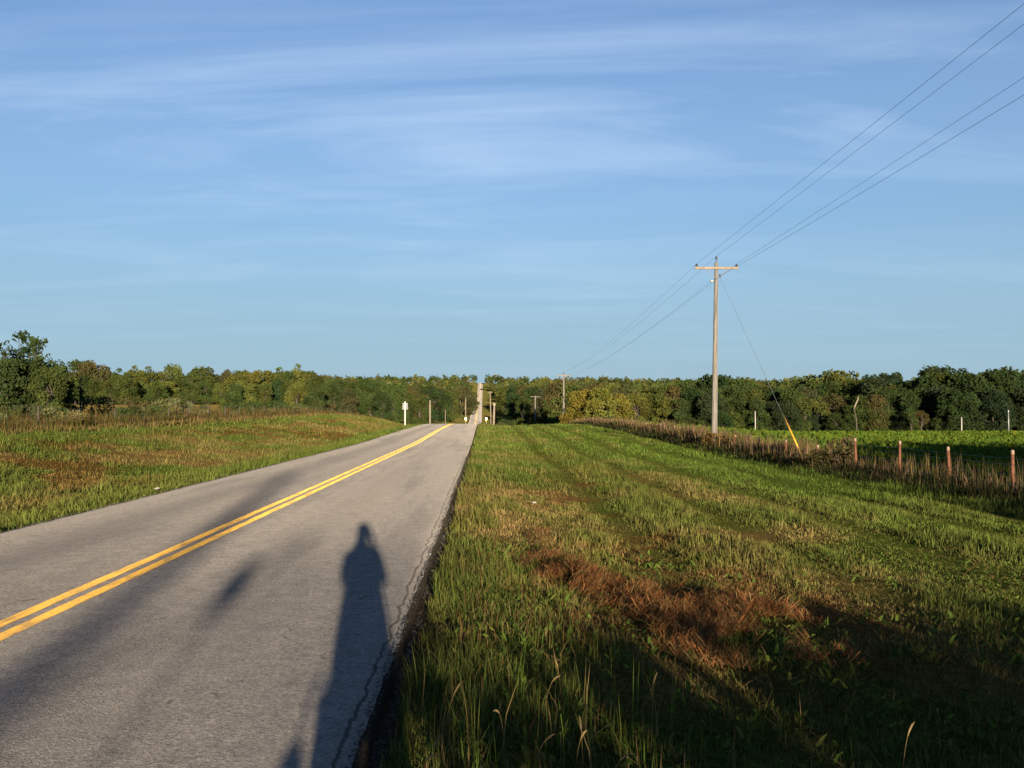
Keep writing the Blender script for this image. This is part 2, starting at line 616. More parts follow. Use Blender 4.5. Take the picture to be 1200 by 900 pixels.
M_DARK = simple_mat('dark_porcelain', (.02, .021, .024), (.06, .06, .07), (20, 20, 20), .35, 0, .05)
M_WIRE = simple_mat('dull_wire', (.12, .125, .135), (.20, .20, .21), (8, 8, 8), .6, .2, .05)
M_YELLOW = simple_mat('yellow_plastic_guard', (.70, .33, .02), (.85, .45, .04), (10, 10, 3), .6, 0, .05)
M_WHITE = simple_mat('white_reflective_sheet', (.72, .70, .62), (.86, .84, .74), (10, 10, 10), .5, 0, .05)
M_PAPER = simple_mat('paper_litter', (.22, .19, .15), (.38, .34, .28), (30, 30, 30), .8, 0, .2)

# ------------------------------------------------------------------ ground sheet
def axis(breaks):
    out = []
    for a, b, s in breaks:
        out += list(np.arange(a, b - 1e-6, s))
    out.append(breaks[-1][1])
    return np.array(out)


gxs = np.concatenate([axis([(-6000, -2000, 800), (-2000, -600, 140), (-600, -150, 30), (-150, -46, 8), (-46, -24, 2), (-24, RL - .05, .45)])[:-1],
                      [RL, RL + .06, RL + .4, RC, RR - .4, RR - .06, RR],
                      axis([(RR + .25, 16, .4), (16, 40, 1.5), (40, 150, 8), (150, 600, 30), (600, 2000, 140), (2000, 6000, 800)])])
gys = axis([(-4000, -400, 600), (-400, -60, 40), (-60, 2, 4), (2, 45, .45), (45, 160, 1.6), (160, 500, 7), (500, 1800, 22), (1800, 3000, 150), (3000, 6000, 750)])
GX, GY = np.meshgrid(gxs, gys)
GZ = ground_z(GX, GY)
inner = (GX > RL + .03) & (GX < RR - .03)
GZ = np.where(inner, road_z(GY) - .15, GZ)
nx, ny = len(gxs), len(gys)
V = np.stack([GX, GY, GZ], -1).reshape(-1, 3)
ii = np.arange(nx * ny).reshape(ny, nx)
F = np.stack([ii[:-1, :-1], ii[:-1, 1:], ii[1:, 1:], ii[1:, :-1]], -1).reshape(-1, 4)
g = link('ground', np_mesh('ground', V, [F], M_GROUND, terrain_color(GX, GY).reshape(-1, 3), smooth=True))
tag(g, 'grassy verges and rolling farmland on both sides of the road', 'ground', kind='structure')

# ------------------------------------------------------------------ road
rys = axis([(-150, -6, 3), (-6, 2, .5), (2, 28, .12), (28, 140, .8), (140, 500, 4), (500, 1760, 9)])
us = np.array([-3.06, -2.9, -2.2, -1.4, -.6, 0, .6, 1.4, 2.2, 2.9, 3.055])
UX, UY = np.meshgrid(us, rys)
RX = RC + UX
ejit = .05 * (fbm(rys * 1.3, rys * 0 + 3, 4) - .5) + .03 * (fbm(rys * 6.0, rys * 0 + 9, 2) - .5)
ejit2 = .05 * (fbm(rys * 1.1, rys * 0 + 23, 4) - .5) + .03 * (fbm(rys * 5.0, rys * 0 + 39, 2) - .5)
RX[:, -1] += ejit
RX[:, 0] += ejit2


def road_surf(x, y):
    u = np.asarray(x) - RC
    return road_z(y) + .035 * (1 - (u / 3.05) ** 2) + .012 * (fbm(np.asarray(x) * .7, np.asarray(y) * .25, 2) - .5)


RZ = road_surf(RX, UY)
RZ[:, -1] -= .012
RZ[:, 0] -= .012
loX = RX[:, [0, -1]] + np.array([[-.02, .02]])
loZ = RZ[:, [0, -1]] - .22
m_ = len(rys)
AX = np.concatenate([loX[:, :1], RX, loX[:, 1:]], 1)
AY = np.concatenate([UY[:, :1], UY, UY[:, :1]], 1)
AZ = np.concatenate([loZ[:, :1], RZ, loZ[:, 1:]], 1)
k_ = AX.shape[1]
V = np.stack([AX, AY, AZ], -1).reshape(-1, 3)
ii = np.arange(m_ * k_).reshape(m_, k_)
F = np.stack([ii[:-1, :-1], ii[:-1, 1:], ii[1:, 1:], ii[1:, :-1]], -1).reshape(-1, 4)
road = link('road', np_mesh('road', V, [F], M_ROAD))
tag(road, 'grey two lane asphalt road running over the crest', 'road', kind='structure')
for off in (-.022, .192):
    sy = axis([(-150, 2, 3), (2, 28, .12), (28, 140, .8), (140, 500, 4), (500, 1760, 9)])
    cols = []
    for k, s in enumerate((-.060, -.02, .02, .060)):
        x = RC + off + s + (.008 * (fbm(sy * 3, sy * 0 + k * 7 + off * 50, 3) - .5) if k in (0, 3) else 0) + .012 * (fbm(sy * .12, sy * 0 + 61, 2) - .5)
        cols.append(np.stack([x, sy, road_surf(x, sy) + .004 + .0006 * sy.clip(0, 40) / 10], -1))
    A = np.stack(cols, 1)
    n_ = len(sy)
    ii = np.arange(n_ * 4).reshape(n_, 4)
    F = np.stack([ii[:-1, :-1], ii[:-1, 1:], ii[1:, 1:], ii[1:, :-1]], -1).reshape(-1, 4)
    link('centre_line', np_mesh('centre_line', A.reshape(-1, 3), [F], M_PAINT), road)

# ------------------------------------------------------------------ grass and weeds made of blades


def blades(base, h, w, col, lean=.45, tip=None, bend=.5, yaw=None, lean_dir=None, seg=2, first=.5, flat=None):
    """arrays of bent tapering blades; base (n,3), h, w (n,), col (n,3)"""
    n = len(base)
    yaw = RNG.uniform(0, 2 * math.pi, n) if yaw is None else yaw
    side = np.stack([np.cos(yaw), np.sin(yaw), np.zeros(n)], -1)
    ld = RNG.uniform(0, 2 * math.pi, n) if lean_dir is None else lean_dir
    lv = np.stack([np.cos(ld), np.sin(ld), np.zeros(n)], -1)
    la = np.abs(RNG.normal(0, lean, n)).clip(0, 1.45) if flat is None else RNG.uniform(flat, 1.52, n)
    upv = np.array([0, 0, 1.0])
    p1 = base + (upv * (h * .55 * np.cos(la * first))[:, None] + lv * (h * .55 * np.sin(la * first))[:, None])
    a2 = (la * (1 + bend)).clip(0, 2.2)
    p2 = p1 + (upv * (h * .45 * np.cos(a2))[:, None] + lv * (h * .45 * np.sin(a2))[:, None])
    if seg == 2:
        V = np.stack([base - side * (w * .5)[:, None], base + side * (w * .5)[:, None],
                      p1 + side * (w * .42)[:, None], p1 - side * (w * .42)[:, None], p2], 1)
        k = np.arange(n)[:, None] * 5
        Q = k + np.array([[0, 1, 2, 3]])
        T = k + np.array([[3, 2, 4]])
        C = np.repeat(col[:, None, :], 5, 1).copy()
        if tip is not None:
            C[:, 4] = tip
            C[:, 2:4] = C[:, 2:4] * .6 + tip[:, None, :] * .4
        return V.reshape(-1, 3), Q, T, C.reshape(-1, 3)
    V = np.stack([base - side * (w * .5)[:, None], base + side * (w * .5)[:, None], p2], 1)
    k = np.arange(n)[:, None] * 3
    T = k + np.array([[0, 1, 2]])
    C = np.repeat(col[:, None, :], 3, 1)
    return V.reshape(-1, 3), np.zeros((0, 4), int), T, C.reshape(-1, 3)


class Heap:
    def __init__(self):
        self.V, self.Q, self.T, self.C, self.n = [], [], [], [], 0

    def add(self, V, Q, T, C):
        self.V.append(V)
        self.C.append(C)
        self.Q.append(np.asarray(Q) + self.n)
        self.T.append(np.asarray(T) + self.n)
        self.n += len(V)

    def build(self, name, mat, label=None, cat=None):
        Q = np.concatenate(self.Q)
        T = np.concatenate(self.T)
        me = np_mesh(name, np.concatenate(self.V), [f for f in (Q, T) if len(f)], mat, np.concatenate(self.C))
        o = link(name, me)
        return tag(o, label, cat, kind='stuff')


def scatter(x0, x1, y0, y1, per_m2, clump, keep=None):
    """clump centres and blades round them"""
    nc = int((x1 - x0) * (y1 - y0) * per_m2 / clump)
    cx = RNG.uniform(x0, x1, nc)
    cy = RNG.uniform(y0, y1, nc)
    if keep is not None:
        k = keep(cx, cy)
        cx, cy = cx[k], cy[k]
    return cx, cy


def in_view(x, y, pad=1.06):
    return (x < y * .5 * 1.06 * pad + .6) & (x > -y * .52 * pad - .6)


def ruts(X, Y):
    """mower swaths: 0 in the pressed rows, 1 on standing grass"""
    wob = .5 * (fbm(X * .05 + 3, Y * .06, 2) - .5)
    s = np.zeros_like(X)
    for xc, w in ((4.3, .32), (6.3, .38), (8.6, .35), (2.2, .3), (10.3, .3)):
        s = np.maximum(s, np.exp(-((X + wob - xc - .012 * Y) / w) ** 2))
    return 1 - s * sstep(9, 14, Y)


grass = Heap()


def grass_band(x0, x1, y0, y1, dens, h0, h1, w0, seg, clump=8, spread=.07, verge='r'):
    cx, cy = scatter(x0, x1, y0, y1, dens, clump, in_view)
    n = len(cx) * clump
    ox, oy = RNG.normal(0, spread, n), RNG.normal(0, spread, n)
    bx = np.repeat(cx, clump) + ox
    by = np.repeat(cy, clump) + oy
    tuft = np.repeat(RNG.uniform(.30, 1.55, len(cx)), clump)
    tufth = np.repeat(RNG.uniform(.35, 1.35, len(cx)) ** 1.2, clump)
    tuftd = np.repeat(RNG.random(len(cx)), clump)
    ldir = np.arctan2(oy, ox) + RNG.normal(0, .5, n)
    ok = (bx > RR + .06 + .12 * fbm(by * 2.0, by * 0, 2)) if verge == 'r' else (bx < RL - .05 - .1 * fbm(by * 2.0, by * 0 + 4, 2))
    bx, by, tuft, tufth, tuftd, ldir = bx[ok], by[ok], tuft[ok], tufth[ok], tuftd[ok], ldir[ok]
    n = len(bx)
    mean = verge_color(bx, by)
    hn = fbm(bx * .9 + 13, by * .6 + 5, 3)
    h = (h0 + (h1 - h0) * sstep(.25, .75, hn)) * RNG.uniform(.55, 1.25, n) * tufth
    if verge == 'r':
        h = h * (.28 + .72 * ruts(bx, by))
        h = h * (1 + .55 * (1 - sstep(.1, .9, bx - RR)))
        mean = lerp(mean, C_OLIVE * .55, (1 - ruts(bx, by)) * .8)
    # each blade leans towards one of the plain grass colours
    h = h * (1 - .5 * np.clip((mean[:, 0] - mean[:, 1]) / .04, 0, 1))
    r = RNG.random(n)
    tanny = np.clip((mean[:, 0] - .05) / .12, .06, .75)
    col = mean * RNG.uniform(.7, 1.7, (n, 1))
    col = col * tuft[:, None]
    dry = (r * .45 + tuftd * .55) < tanny * .55
    col[dry] = col[dry] * .4 + C_TAN * RNG.uniform(.6, 1.5, (dry.sum(), 1)) * .6
    gr = (r * .4 + tuftd * .6 > .66)
    col[gr] = col[gr] * .5 + C_FRESH * RNG.uniform(.5, 1.3, (gr.sum(), 1)) * .5
    base = np.stack([bx, by, ground_z(bx, by) - .015], -1)
    w = w0 * RNG.uniform(.6, 1.4, n)
    tip = col * .9 + C_TAN * .25
    grass.add(*blades(base, h, w, col, lean=.75, lean_dir=ldir, tip=tip if seg == 2 else None, seg=seg))


grass_band(-.7, 6, 3.2, 8, 3200, .045, .14, .0062, 2, clump=14, spread=.035)
grass_band(-.7, 8, 8, 13, 2200, .05, .15, .008, 2, clump=14, spread=.04)
grass_band(-.7, 12.5, 13, 24, 900, .06, .19, .012, 2, clump=12, spread=.06)
grass_band(-.7, 13, 24, 45, 260, .08, .24, .022, 1, spread=.12)
grass_band(-.7, 13.5, 45, 80, 90, .09, .25, .04, 1, spread=.2)
grass_band(-.7, 16, 80, 150, 34, .1, .26, .07, 1, spread=.3)
grass_band(-20, RL, 13, 30, 420, .08, .24, .016, 2, verge='l')
grass_band(-20.5, RL, 30, 60, 190, .09, .25, .028, 1, verge='l', spread=.14)
grass_band(-21, RL, 60, 160, 45, .1, .28, .06, 1, verge='l', spread=.3)
# flattened thatch and low broad leaves among the near grass
n = 9000
bx, by = RNG.uniform(-.45, 7, n), 3.5 * (15 / 3.5) ** RNG.random(n)
base = np.stack([bx, by, ground_z(bx, by) + RNG.uniform(.0, .07, n)], -1)
grass.add(*blades(base, RNG.uniform(.06, .22, n), np.full(n, .0055), C_TAN * RNG.uniform(.4, 1.3, (n, 1)), flat=.9, first=1.0, bend=.2))
n = 5200
bx, by = RNG.uniform(-.4, 7, n), 3.5 * (14 / 3.5) ** RNG.random(n)
k = fbm(bx * 1.3 + 60, by * 1.1 + 21, 3) > .5
bx, by = bx[k], by[k]
n = len(bx)
base = np.stack([bx, by, ground_z(bx, by) + RNG.uniform(.01, .09, n)], -1)
cols = np.array([C_GREEN, C_FRESH, C_GREEN * .7, C_OLIVE])[RNG.integers(0, 4, n)] * RNG.uniform(.6, 1.5, (n, 1))
grass.add(*blades(base, RNG.uniform(.05, .12, n), RNG.uniform(.018, .04, n), cols, flat=.5, first=.8, bend=.5))
grass.build('grass', M_GRASS, 'short mown roadside grass, green mixed with straw', 'grass')

# crumbled gravel along both pavement edges
gr_ = Heap()
for ex_, sg, y0_, y1_, n in ((RR, 1, 3.4, 40, 2600), (RL, -1, 12, 60, 2200)):
    y = y0_ * (y1_ / y0_) ** RNG.random(n)
    x = ex_ + sg * (np.abs(RNG.normal(0, .07, n)) - .03)
    out_ = sg * (x - ex_) > .03
    z = np.where(out_, ground_z(x, y), road_surf(x, y) - .004) + .002
    r = RNG.uniform(.004, .013, n) * np.where(out_, 1.3, .7) * (1 + y / 30)
    tv = np.array([(1, 0, 0), (-.5, .87, 0), (-.5, -.87, 0), (0, 0, .8)])
    an = RNG.uniform(0, 6.28, n)
    vx = tv[None, :, 0] * np.cos(an)[:, None] - tv[None, :, 1] * np.sin(an)[:, None]
    vy = tv[None, :, 0] * np.sin(an)[:, None] + tv[None, :, 1] * np.cos(an)[:, None]
    V = np.stack([x[:, None] + vx * r[:, None], y[:, None] + vy * r[:, None], z[:, None] + tv[None, :, 2] * r[:, None]], -1)
    k = np.arange(n)[:, None, None] * 4
    T = (k + np.array([[[0, 1, 3], [1, 2, 3], [2, 0, 3]]])).reshape(-1, 3)
    C = np.repeat((np.array((.075, .07, .062)) * RNG.uniform(.4, 1.6, (n, 1)))[:, None, :], 4, 1)
    gr_.add(V.reshape(-1, 3), np.zeros((0, 4), int), T, C.reshape(-1, 3))
gr_.build('gravel', M_GRASS, 'crumbs of grey gravel along the broken edges of the asphalt', 'gravel')

# taller weeds and seed stalks by the near edge of the road
weeds = Heap()


def stalks(n, xy, h, w, cols, lean=.3, head=0.0, bend=.5):
    x, y = xy
    n = len(x)
    base = np.stack([x, y, ground_z(x, y) - .02], -1)
    col = cols[RNG.integers(0, len(cols), n)] * RNG.uniform(.6, 1.4, (n, 1))
    hh = h * RNG.uniform(.5, 1.25, n)
    ld = RNG.uniform(0, 2 * math.pi, n)
    st = RNG.bit_generator.state
    weeds.add(*blades(base, hh, np.full(n, w) * RNG.uniform(.7, 1.3, n), col, lean=lean, bend=bend, lean_dir=ld, tip=col * 1.1))


PAL_EDGE = np.array([C_OLIVE, C_GREEN, C_FRESH, C_TAN, C_TAN * .8, C_RUST])
cx = RNG.uniform(RR + .2, RR + 1.5, 900)
cy = RNG.uniform(3.4, 14, 900)
stalks(0, (cx, cy), .24, .006, PAL_EDGE, .45)
cx = RNG.uniform(-.5, 6, 900)
cy = RNG.uniform(3.6, 9, 900)
stalks(0, (cx, cy), .22, .006, PAL_EDGE, .5)
cx = RNG.uniform(-.4, 1.4, 170)
cy = RNG.uniform(3.7, 6.5, 170)
stalks(0, (cx, cy), .42, .007, np.array([C_OLIVE, C_TAN, C_FRESH]), .22)

# foxtail heads: bent stalk with a fat pale head
for k in range(30):
    big = k < 14
    x = random.uniform(-.35, 3.2) if k % 3 else random.uniform(-.35, .9)
    y = random.uniform(3.9, 6.0)
    if k < 9:
        x, y = [(1.02, 4.15), (1.35, 4.05), (.98, 4.3), (1.62, 4.2), (.42, 4.75), (-.2, 5.2), (2.05, 4.6), (2.15, 4.55), (2.0, 4.9)][k]
    h = random.uniform(.42, .62) if k < 9 else random.uniform(.3, .5)
    z = gz(x, y)
    an = random.uniform(0, 6.28)
    dx, dy = math.cos(an) * .16, math.sin(an) * .16
    tt_ = np.linspace(0, 1, 9)
    bw = random.uniform(.6, 1.5)
    pts = [np.array((x + dx * bw * t_ ** 2.4, y + dy * bw * t_ ** 2.4, z + h * (t_ - .22 * bw * t_ ** 5))) for t_ in tt_]
    mb = MB()
    mb.tube(pts[:8], list(np.linspace(.0022, .0014, 8)), 4)
    nb = len(mb.v)
    hs_ = [pts[6], pts[6] * .4 + pts[7] * .6, pts[7] * .7 + pts[8] * .3, pts[8]]
    mb.tube(hs_, [.0018, .0052, .0056, .0016], 5)
    me = mb
    V = np.array([tuple(p) for p in me.v])
    Q = np.array([f for f in me.f if len(f) == 4])
    C = np.tile(C_TAN * .9, (len(V), 1))
    C[nb:] = np.array((.20, .145, .065)) * random.uniform(.5, 1.2)
    weeds.add(V, Q, np.zeros((0, 3), int), C)
weeds.build('tall_weeds', M_GRASS, 'taller weeds and seed stalks along the near edge of the road', 'weeds')

# heap of dry rust brown clippings in the mown verge
straw = Heap()
for (px, py, rx, ry, n, pal) in ((1.05, 10.9, .55, .9, 2400, .75), (1.9, 10.3, .75, .9, 3400, 1.0), (2.1, 8.4, .62, .8, 3000, 1.15), (1.55, 9.3, .6, .8, 1700, .9), (2.55, 9.4, .5, .8, 1400, .8), (1.0, 14.5, .4, 1.2, 300, .8), (2.5, 8.9, .4, .5, 600, 1.), (1.25, 9.0, .5, .7, 1000, .9), (2.25, 8.3, .75, .6, 1900, 1.35), (2.5, 9.6, .6, .7, 1500, 1.2), (.95, 12.2, .5, .9, 900, .8)):
    an = RNG.uniform(0, 2 * math.pi, n)
    n = int(n * 1.9)
    an = RNG.uniform(0, 2 * math.pi, n)
    rr = np.sqrt(RNG.random(n)) * RNG.uniform(.5, 1.15, n)
    x, y = px + rx * rr * np.cos(an), py + ry * rr * np.sin(an)
    kp = fbm(x * 2.6 + 8, y * 2.2 + 31, 3) > .49
    x, y, rr = x[kp], y[kp], rr[kp]
    n = len(x)
    hz = .20 * np.clip(1 - rr ** 2, 0, 1) * RNG.random(n) + .05
    base = np.stack([x, y, ground_z(x, y) + hz], -1)
    cols = np.array([C_RUST * 1.35, C_RUST * .7, C_TAN * .9, np.array((.15, .062, .024))])[RNG.integers(0, 4, n)] * RNG.uniform(.45, 1.3, (n, 1)) * pal * 1.3
    straw.add(*blades(base, RNG.uniform(.07, .24, n), RNG.uniform(.004, .008, n), cols, bend=.75, first=.75, flat=.75, lean_dir=6.28 * fbm(x * 1.6, y * 1.6, 2) * 2 + RNG.normal(0, .9, n)))
straw.build('dry_grass_clippings', M_GRASS, 'rust brown heap of dry cut grass lying on the green verge', 'dry grass')

# band of tall dry weeds along the right fence
fw = Heap()
PAL_DARK = np.array([(.016, .020, .008), (.022, .022, .010), (.020, .028, .010), (.030, .020, .012)])
PAL_PALE = np.array([C_TAN * .9, C_TAN * .6, (.14, .085, .06), (.11, .075, .05), C_OLIVE * .8])


def weed_band(xf, y0, y1, n, half, h, w, pal, lean=.25, upper=False, heap=fw, hvar=(.5, 1.3)):
    y = y0 * (y1 / y0) ** RNG.random(n)
    x = xf(y) + RNG.normal(0, half, n)
    hn = .45 + 1.1 * fbm(y * .45 + half * 9, x * .5, 3)
    base = np.stack([x, y, ground_z(x, y) - .03], -1)
    col = np.array(pal)[RNG.integers(0, len(pal), n)] * RNG.uniform(.6, 1.4, (n, 1))
    heap.add(*blades(base, h * hn * RNG.uniform(*hvar, n), w * (y / 25) * RNG.uniform(.6, 1.4, n) + .004, col, lean=lean))


FX = 13.0
weed_band(lambda y: 12.1 + 0 * y, 16, 140, 13000, .34, .34, .018, PAL_DARK, .5)
weed_band(lambda y: 12.9 + 0 * y, 16, 140, 6500, .38, .52, .014, np.concatenate([PAL_DARK, PAL_DARK, PAL_PALE]), .25)
weed_band(lambda y: 13.6 + 0 * y, 42, 150, 9000, .5, .78, .016, PAL_PALE, .2)
weed_band(lambda y: 13.4 + 0 * y, 17, 42, 1500, .5, .70, .008, np.concatenate([PAL_PALE, PAL_DARK * 2.0]), .16)
fw.build('fence_weeds', M_GRASS, 'dark and tan dry weeds along the foot of the right wire fence', 'weeds')

lw = Heap()
PAL_L = np.array([C_TAN * .75, C_TAN * .5, C_RUST * .6, C_OLIVE * .7, C_GREEN * .6, C_GREEN * .4, (.06, .04, .028)])
weed_band(lambda y: -20.4 + 0 * y, 34, 210, 17000, .7, .60, .013, PAL_L, .3, heap=lw)
weed_band(lambda y: -22.5 + 0 * y, 36, 210, 10000, 1.2, .85, .014, PAL_L, .28, heap=lw)
weed_band(lambda y: -19.2 + 0 * y, 34, 210, 10000, .5, .35, .014, np.array([C_TAN, C_TAN * .7, C_OLIVE]), .3, heap=lw)
lw.build('brown_weeds', M_GRASS, 'tall tan and brown weeds along the left fence', 'weeds')

# bean field: low leaf clumps in rows
bf = Heap()
n = 52000
y = 22 * (202 / 22) ** RNG.random(n)
x = RNG.uniform(0, 1, n) * (y * .56 + 4 - 15) + 15.0
row = np.round(x / .76) * .76
x = row + RNG.normal(0, .14 + y * .0012, n)
ok = x > 14.8
x, y = x[ok], y[ok]
n = len(x)
tone = RNG.uniform(.6, 1.35, (n, 1)) * (.8 + .5 * fbm(x * .08, y * .08, 3))[:, None]
col = C_BEAN * tone
col[RNG.random(n) < .12] *= np.array((1.7, 1.2, 1.0))
base = np.stack([x, y, ground_z(x, y) - .02 + RNG.uniform(.0, .35, n)], -1)
bf.add(*blades(base, RNG.uniform(.2, .42, n), (.07 + y * .0022) * RNG.uniform(.7, 1.4, n), col, lean=.9, seg=2))
bf.build('bean_plants', M_GRASS, 'rows of low green bean plants filling the field beyond the right fence', 'crop')

# ------------------------------------------------------------------ trees


def leaf_cloud(lobes, per, size, seed, tone=.32, hue=.13, flat=1.0, outward=.85):
    """rhombus leaves spread over the skins of many lobes; returns V, Q, C"""
    rg = np.random.default_rng(seed)
    Vs, Cs = [], []
    for (c, r) in lobes:
        n = max(6, int(per * (r / 1.2) ** 1.6))
        dv = rg.normal(size=(n, 3))
        dv[:, 2] = dv[:, 2] * .8 + .18
        dv /= np.linalg.norm(dv, axis=1)[:, None]
        pos = np.array(c) + dv * (r * rg.uniform(.45, 1.1, n) ** .7)[:, None] * np.array((1, 1, flat))
        nr = dv * outward + rg.normal(size=(n, 3)) * .6
        nr /= np.linalg.norm(nr, axis=1)[:, None]
        a = np.cross(nr, rg.normal(size=(n, 3)))
        a /= np.linalg.norm(a, axis=1)[:, None]
        b = np.cross(nr, a)
        s = size * rg.uniform(.55, 1.35, n)[:, None]
        Vs.append(np.stack([pos - a * s, pos - b * s * .55, pos + a * s, pos + b * s * .55], 1))
        t = (1 + tone * rg.uniform(-1, 1)) * rg.uniform(.78, 1.22, n)
        hs = hue * rg.uniform(-1, 1) + .10 * rg.normal(size=n)
        col = np.stack([t * (1 + hs.clip(-.6, .9) * .8), t, t * (1 - hs.clip(-.6, .9) * .4)], -1)
        Cs.append(np.repeat(col[:, None, :], 4, 1))
    V = np.concatenate(Vs).reshape(-1, 3)
    C = np.concatenate(Cs).reshape(-1, 3)
    Q = np.arange(len(V)).reshape(-1, 4)
    return V, Q, C


def tree_proto(seed, h=10.0, wid=3.6, base=.12, n_lobes=34, per=95, size=.30, kind='broad'):
    rnd = random.Random(seed)
    lobes, limb_ends = [], []
    for i in range(n_lobes):
        for _ in range(40):
            t = rnd.random()
            z = base * h + (h * (1 - base)) * t
            if kind == 'broad':
                prof = math.sin(math.pi * min(1, (.16 + .84 * t) ** .85)) ** .6 if t < .97 else .2
            elif kind == 'tall':
                prof = (.45 + .55 * math.sin(math.pi * t)) * .75
            elif kind == 'cone':
                prof = (1 - t) ** .8 * 1.05 + .05
            else:
                prof = .5 + .5 * math.sin(math.pi * t)
            R = wid * prof
            an = rnd.uniform(0, 6.283)
            rr = R * math.sqrt(rnd.uniform(.12, 1))
            if rr <= R:
                break
        r = wid * rnd.uniform(.24, .42) * (1 if kind != 'cone' else max(.35, 1 - t))
        lobes.append(((rr * math.cos(an), rr * math.sin(an), min(z, h - r * .75)), r))
    V, Q, C = leaf_cloud(lobes, per, size, seed)
    crown = np_mesh('crown', V, [Q], M_LEAF, C)
    mb = MB()
    bend = [Vector((rnd.uniform(-.25, .25) * k, rnd.uniform(-.25, .25) * k, h * .2 * k)) for k in range(5)]
    bend[0].z = -.4
    mb.tube(bend, [h * .030, h * .024, h * .018, h * .012, h * .004], 8)
    for (c, r) in rnd.sample(lobes, min(11, len(lobes))):
        c = Vector(c)
        s = bend[1].lerp(bend[3], rnd.random())
        if c.z < s.z:
            s = bend[0].lerp(bend[1], .6)
        m1 = s.lerp(c, .5) + Vector((0, 0, .2 * r))
        mb.tube([s, m1, c], [h * .010, h * .006, h * .002], 5, False)
    trunk = mb.mesh('trunk', M_BARK, True)
    return trunk, crown


BROAD = [tree_proto(101 + i, 10, 3.9 + .25 * (i % 3), .08, 36, 105, .30, 'broad') for i in range(4)]
TALL = [tree_proto(151 + i, 10, 3.0, .06, 32, 105, .28, 'tall') for i in range(3)]
CONE = [tree_proto(171 + i, 10, 2.9, .03, 40, 110, .24, 'cone') for i in range(2)]
OPEN = [tree_proto(191 + i, 10, 3.4, .38, 24, 80, .25, 'broad') for i in range(2)]


def shrub_proto(seed, per=120, wid=1.2, h=1.9, size=.085, flat=.8):
    rnd = random.Random(seed)
    lobes = []
    for i in range(15):
        an, rr = rnd.uniform(0, 6.28), wid * math.sqrt(rnd.random()) * .75
        r = wid * rnd.uniform(.25, .45)
        lobes.append(((rr * math.cos(an), rr * math.sin(an), rnd.uniform(.25, 1) * (h - r) * (1 - .3 * rr / wid)), r))
    V, Q, C = leaf_cloud(lobes, per, size, seed, flat=flat)
    V[:, 2] = np.maximum(V[:, 2], .02)
    cr = np_mesh('foliage', V, [Q], M_LEAF, C)
    mb = MB()
    for (c, r) in lobes[:9]:
        c = Vector(c)
        mb.tube([(c.x * .15, c.y * .15, -.1), (c.x * .6, c.y * .6, c.z * .6), c], [.035, .022, .008], 5, False)
    return mb.mesh('stem', M_BARK, True), cr


WISP = [tree_proto(231 + i, 10, 1.85, .22, 26, 80, .22, 'tall') for i in range(3)]
SHRUB = [shrub_proto(301 + i, 260) for i in range(3)]

DARK = (.024, .036, .012)
MIDG = (.037, .050, .014)
YELG = (.060, .068, .017)
BROWN = (.048, .045, .018)
BLUEG = (.022, .031, .014)
PALEG = (.085, .090, .04)
TONES = {'dark green': DARK, 'mid green': MIDG, 'yellow green': YELG, 'brownish green': BROWN, 'deep bluish green': BLUEG, 'pale green': PALEG}
n_tree = 0
PENDING = []
ORD = ['first', 'second', 'third', 'fourth', 'fifth', 'sixth', 'seventh', 'eighth', 'ninth', 'tenth', 'eleventh', 'twelfth', 'thirteenth', 'fourteenth', 'fifteenth', 'sixteenth', 'seventeenth', 'eighteenth', 'nineteenth', 'twentieth']
MARKS_R = [(704, 'sunlit corner trees'), (838, 'tall utility pole'), (887, 'pale field post'), (925, 'yellow guy guard'), (1008, 'bare dead tree'), (1080, 'two small trees'), (1133, 'thin pale post'), (1190, 'grey post')]
MARKS_V = [(566, 'far road'), (627, 'low utility pole'), (661, 'second utility pole'), (704, 'sunlit corner trees')]
MARKS_L = [(45, 'ragged trees'), (100, 'dark cedar'), (205, 'pale leaved shrubs'), (350, 'tall left clump'), (434, 'pale house'), (475, 'metal sign'), (504, 'weathered pole'), (558, 'far road')]


def later(o, px, key, base, marks):
    PENDING.append((o, px, key, base, marks))


def write_labels():
    seen = {}
    for o, px, key, base, marks in PENDING:
        m = min(marks, key=lambda q: abs(q[0] - px))
        seen.setdefault((key, m, px < m[0]), []).append((abs(px - m[0]), o, base))
    for (key, m, left), lst in seen.items():
        lst.sort(key=lambda q: q[0])
        for k, (_, o, base) in enumerate(lst):
            o['label'] = base + ', ' + ORD[min(k, 19)] + (' left of ' if left else ' right of ') + m[1]


def add_tree(proto, x, y, H, tone, label, group=None, name='tree', wide=1.0, var=.14, cat='tree', parts=('trunk', 'crown'), unit=10.0):
    global n_tree
    n_tree += 1
    z = gz(x, y)
    t = thing(name, (x, y, z), label, cat, group, random.uniform(0, 6.28))
    s = H / unit
    t.scale = (s * wide, s * wide, s)
    link(parts[0], proto[0], t)
    c = link(parts[1], proto[1], t)
    j = random.uniform(1 - var, 1 + var)
    hs = random.uniform(-var, var)
    rgb = TONES[tone] if isinstance(tone, str) else tone
    c.color = (rgb[0] * j * (1 + hs), rgb[1] * j, rgb[2] * j * (1 - hs * .5), 1)
    return t


def interp(px, tab):
    xs, ys = zip(*tab)
    return float(np.interp(px, xs, ys))


def top_height(x, y, row):
    """how tall a tree at x, y must be to reach the skyline measured from the eye"""
    return EYE + row / 1200.0 * y - gz(x, y)


def at(px, y):
    """bearing in the photograph -> lateral position at distance y"""
    return (px - 566) / 1200.0 * y * 1.0


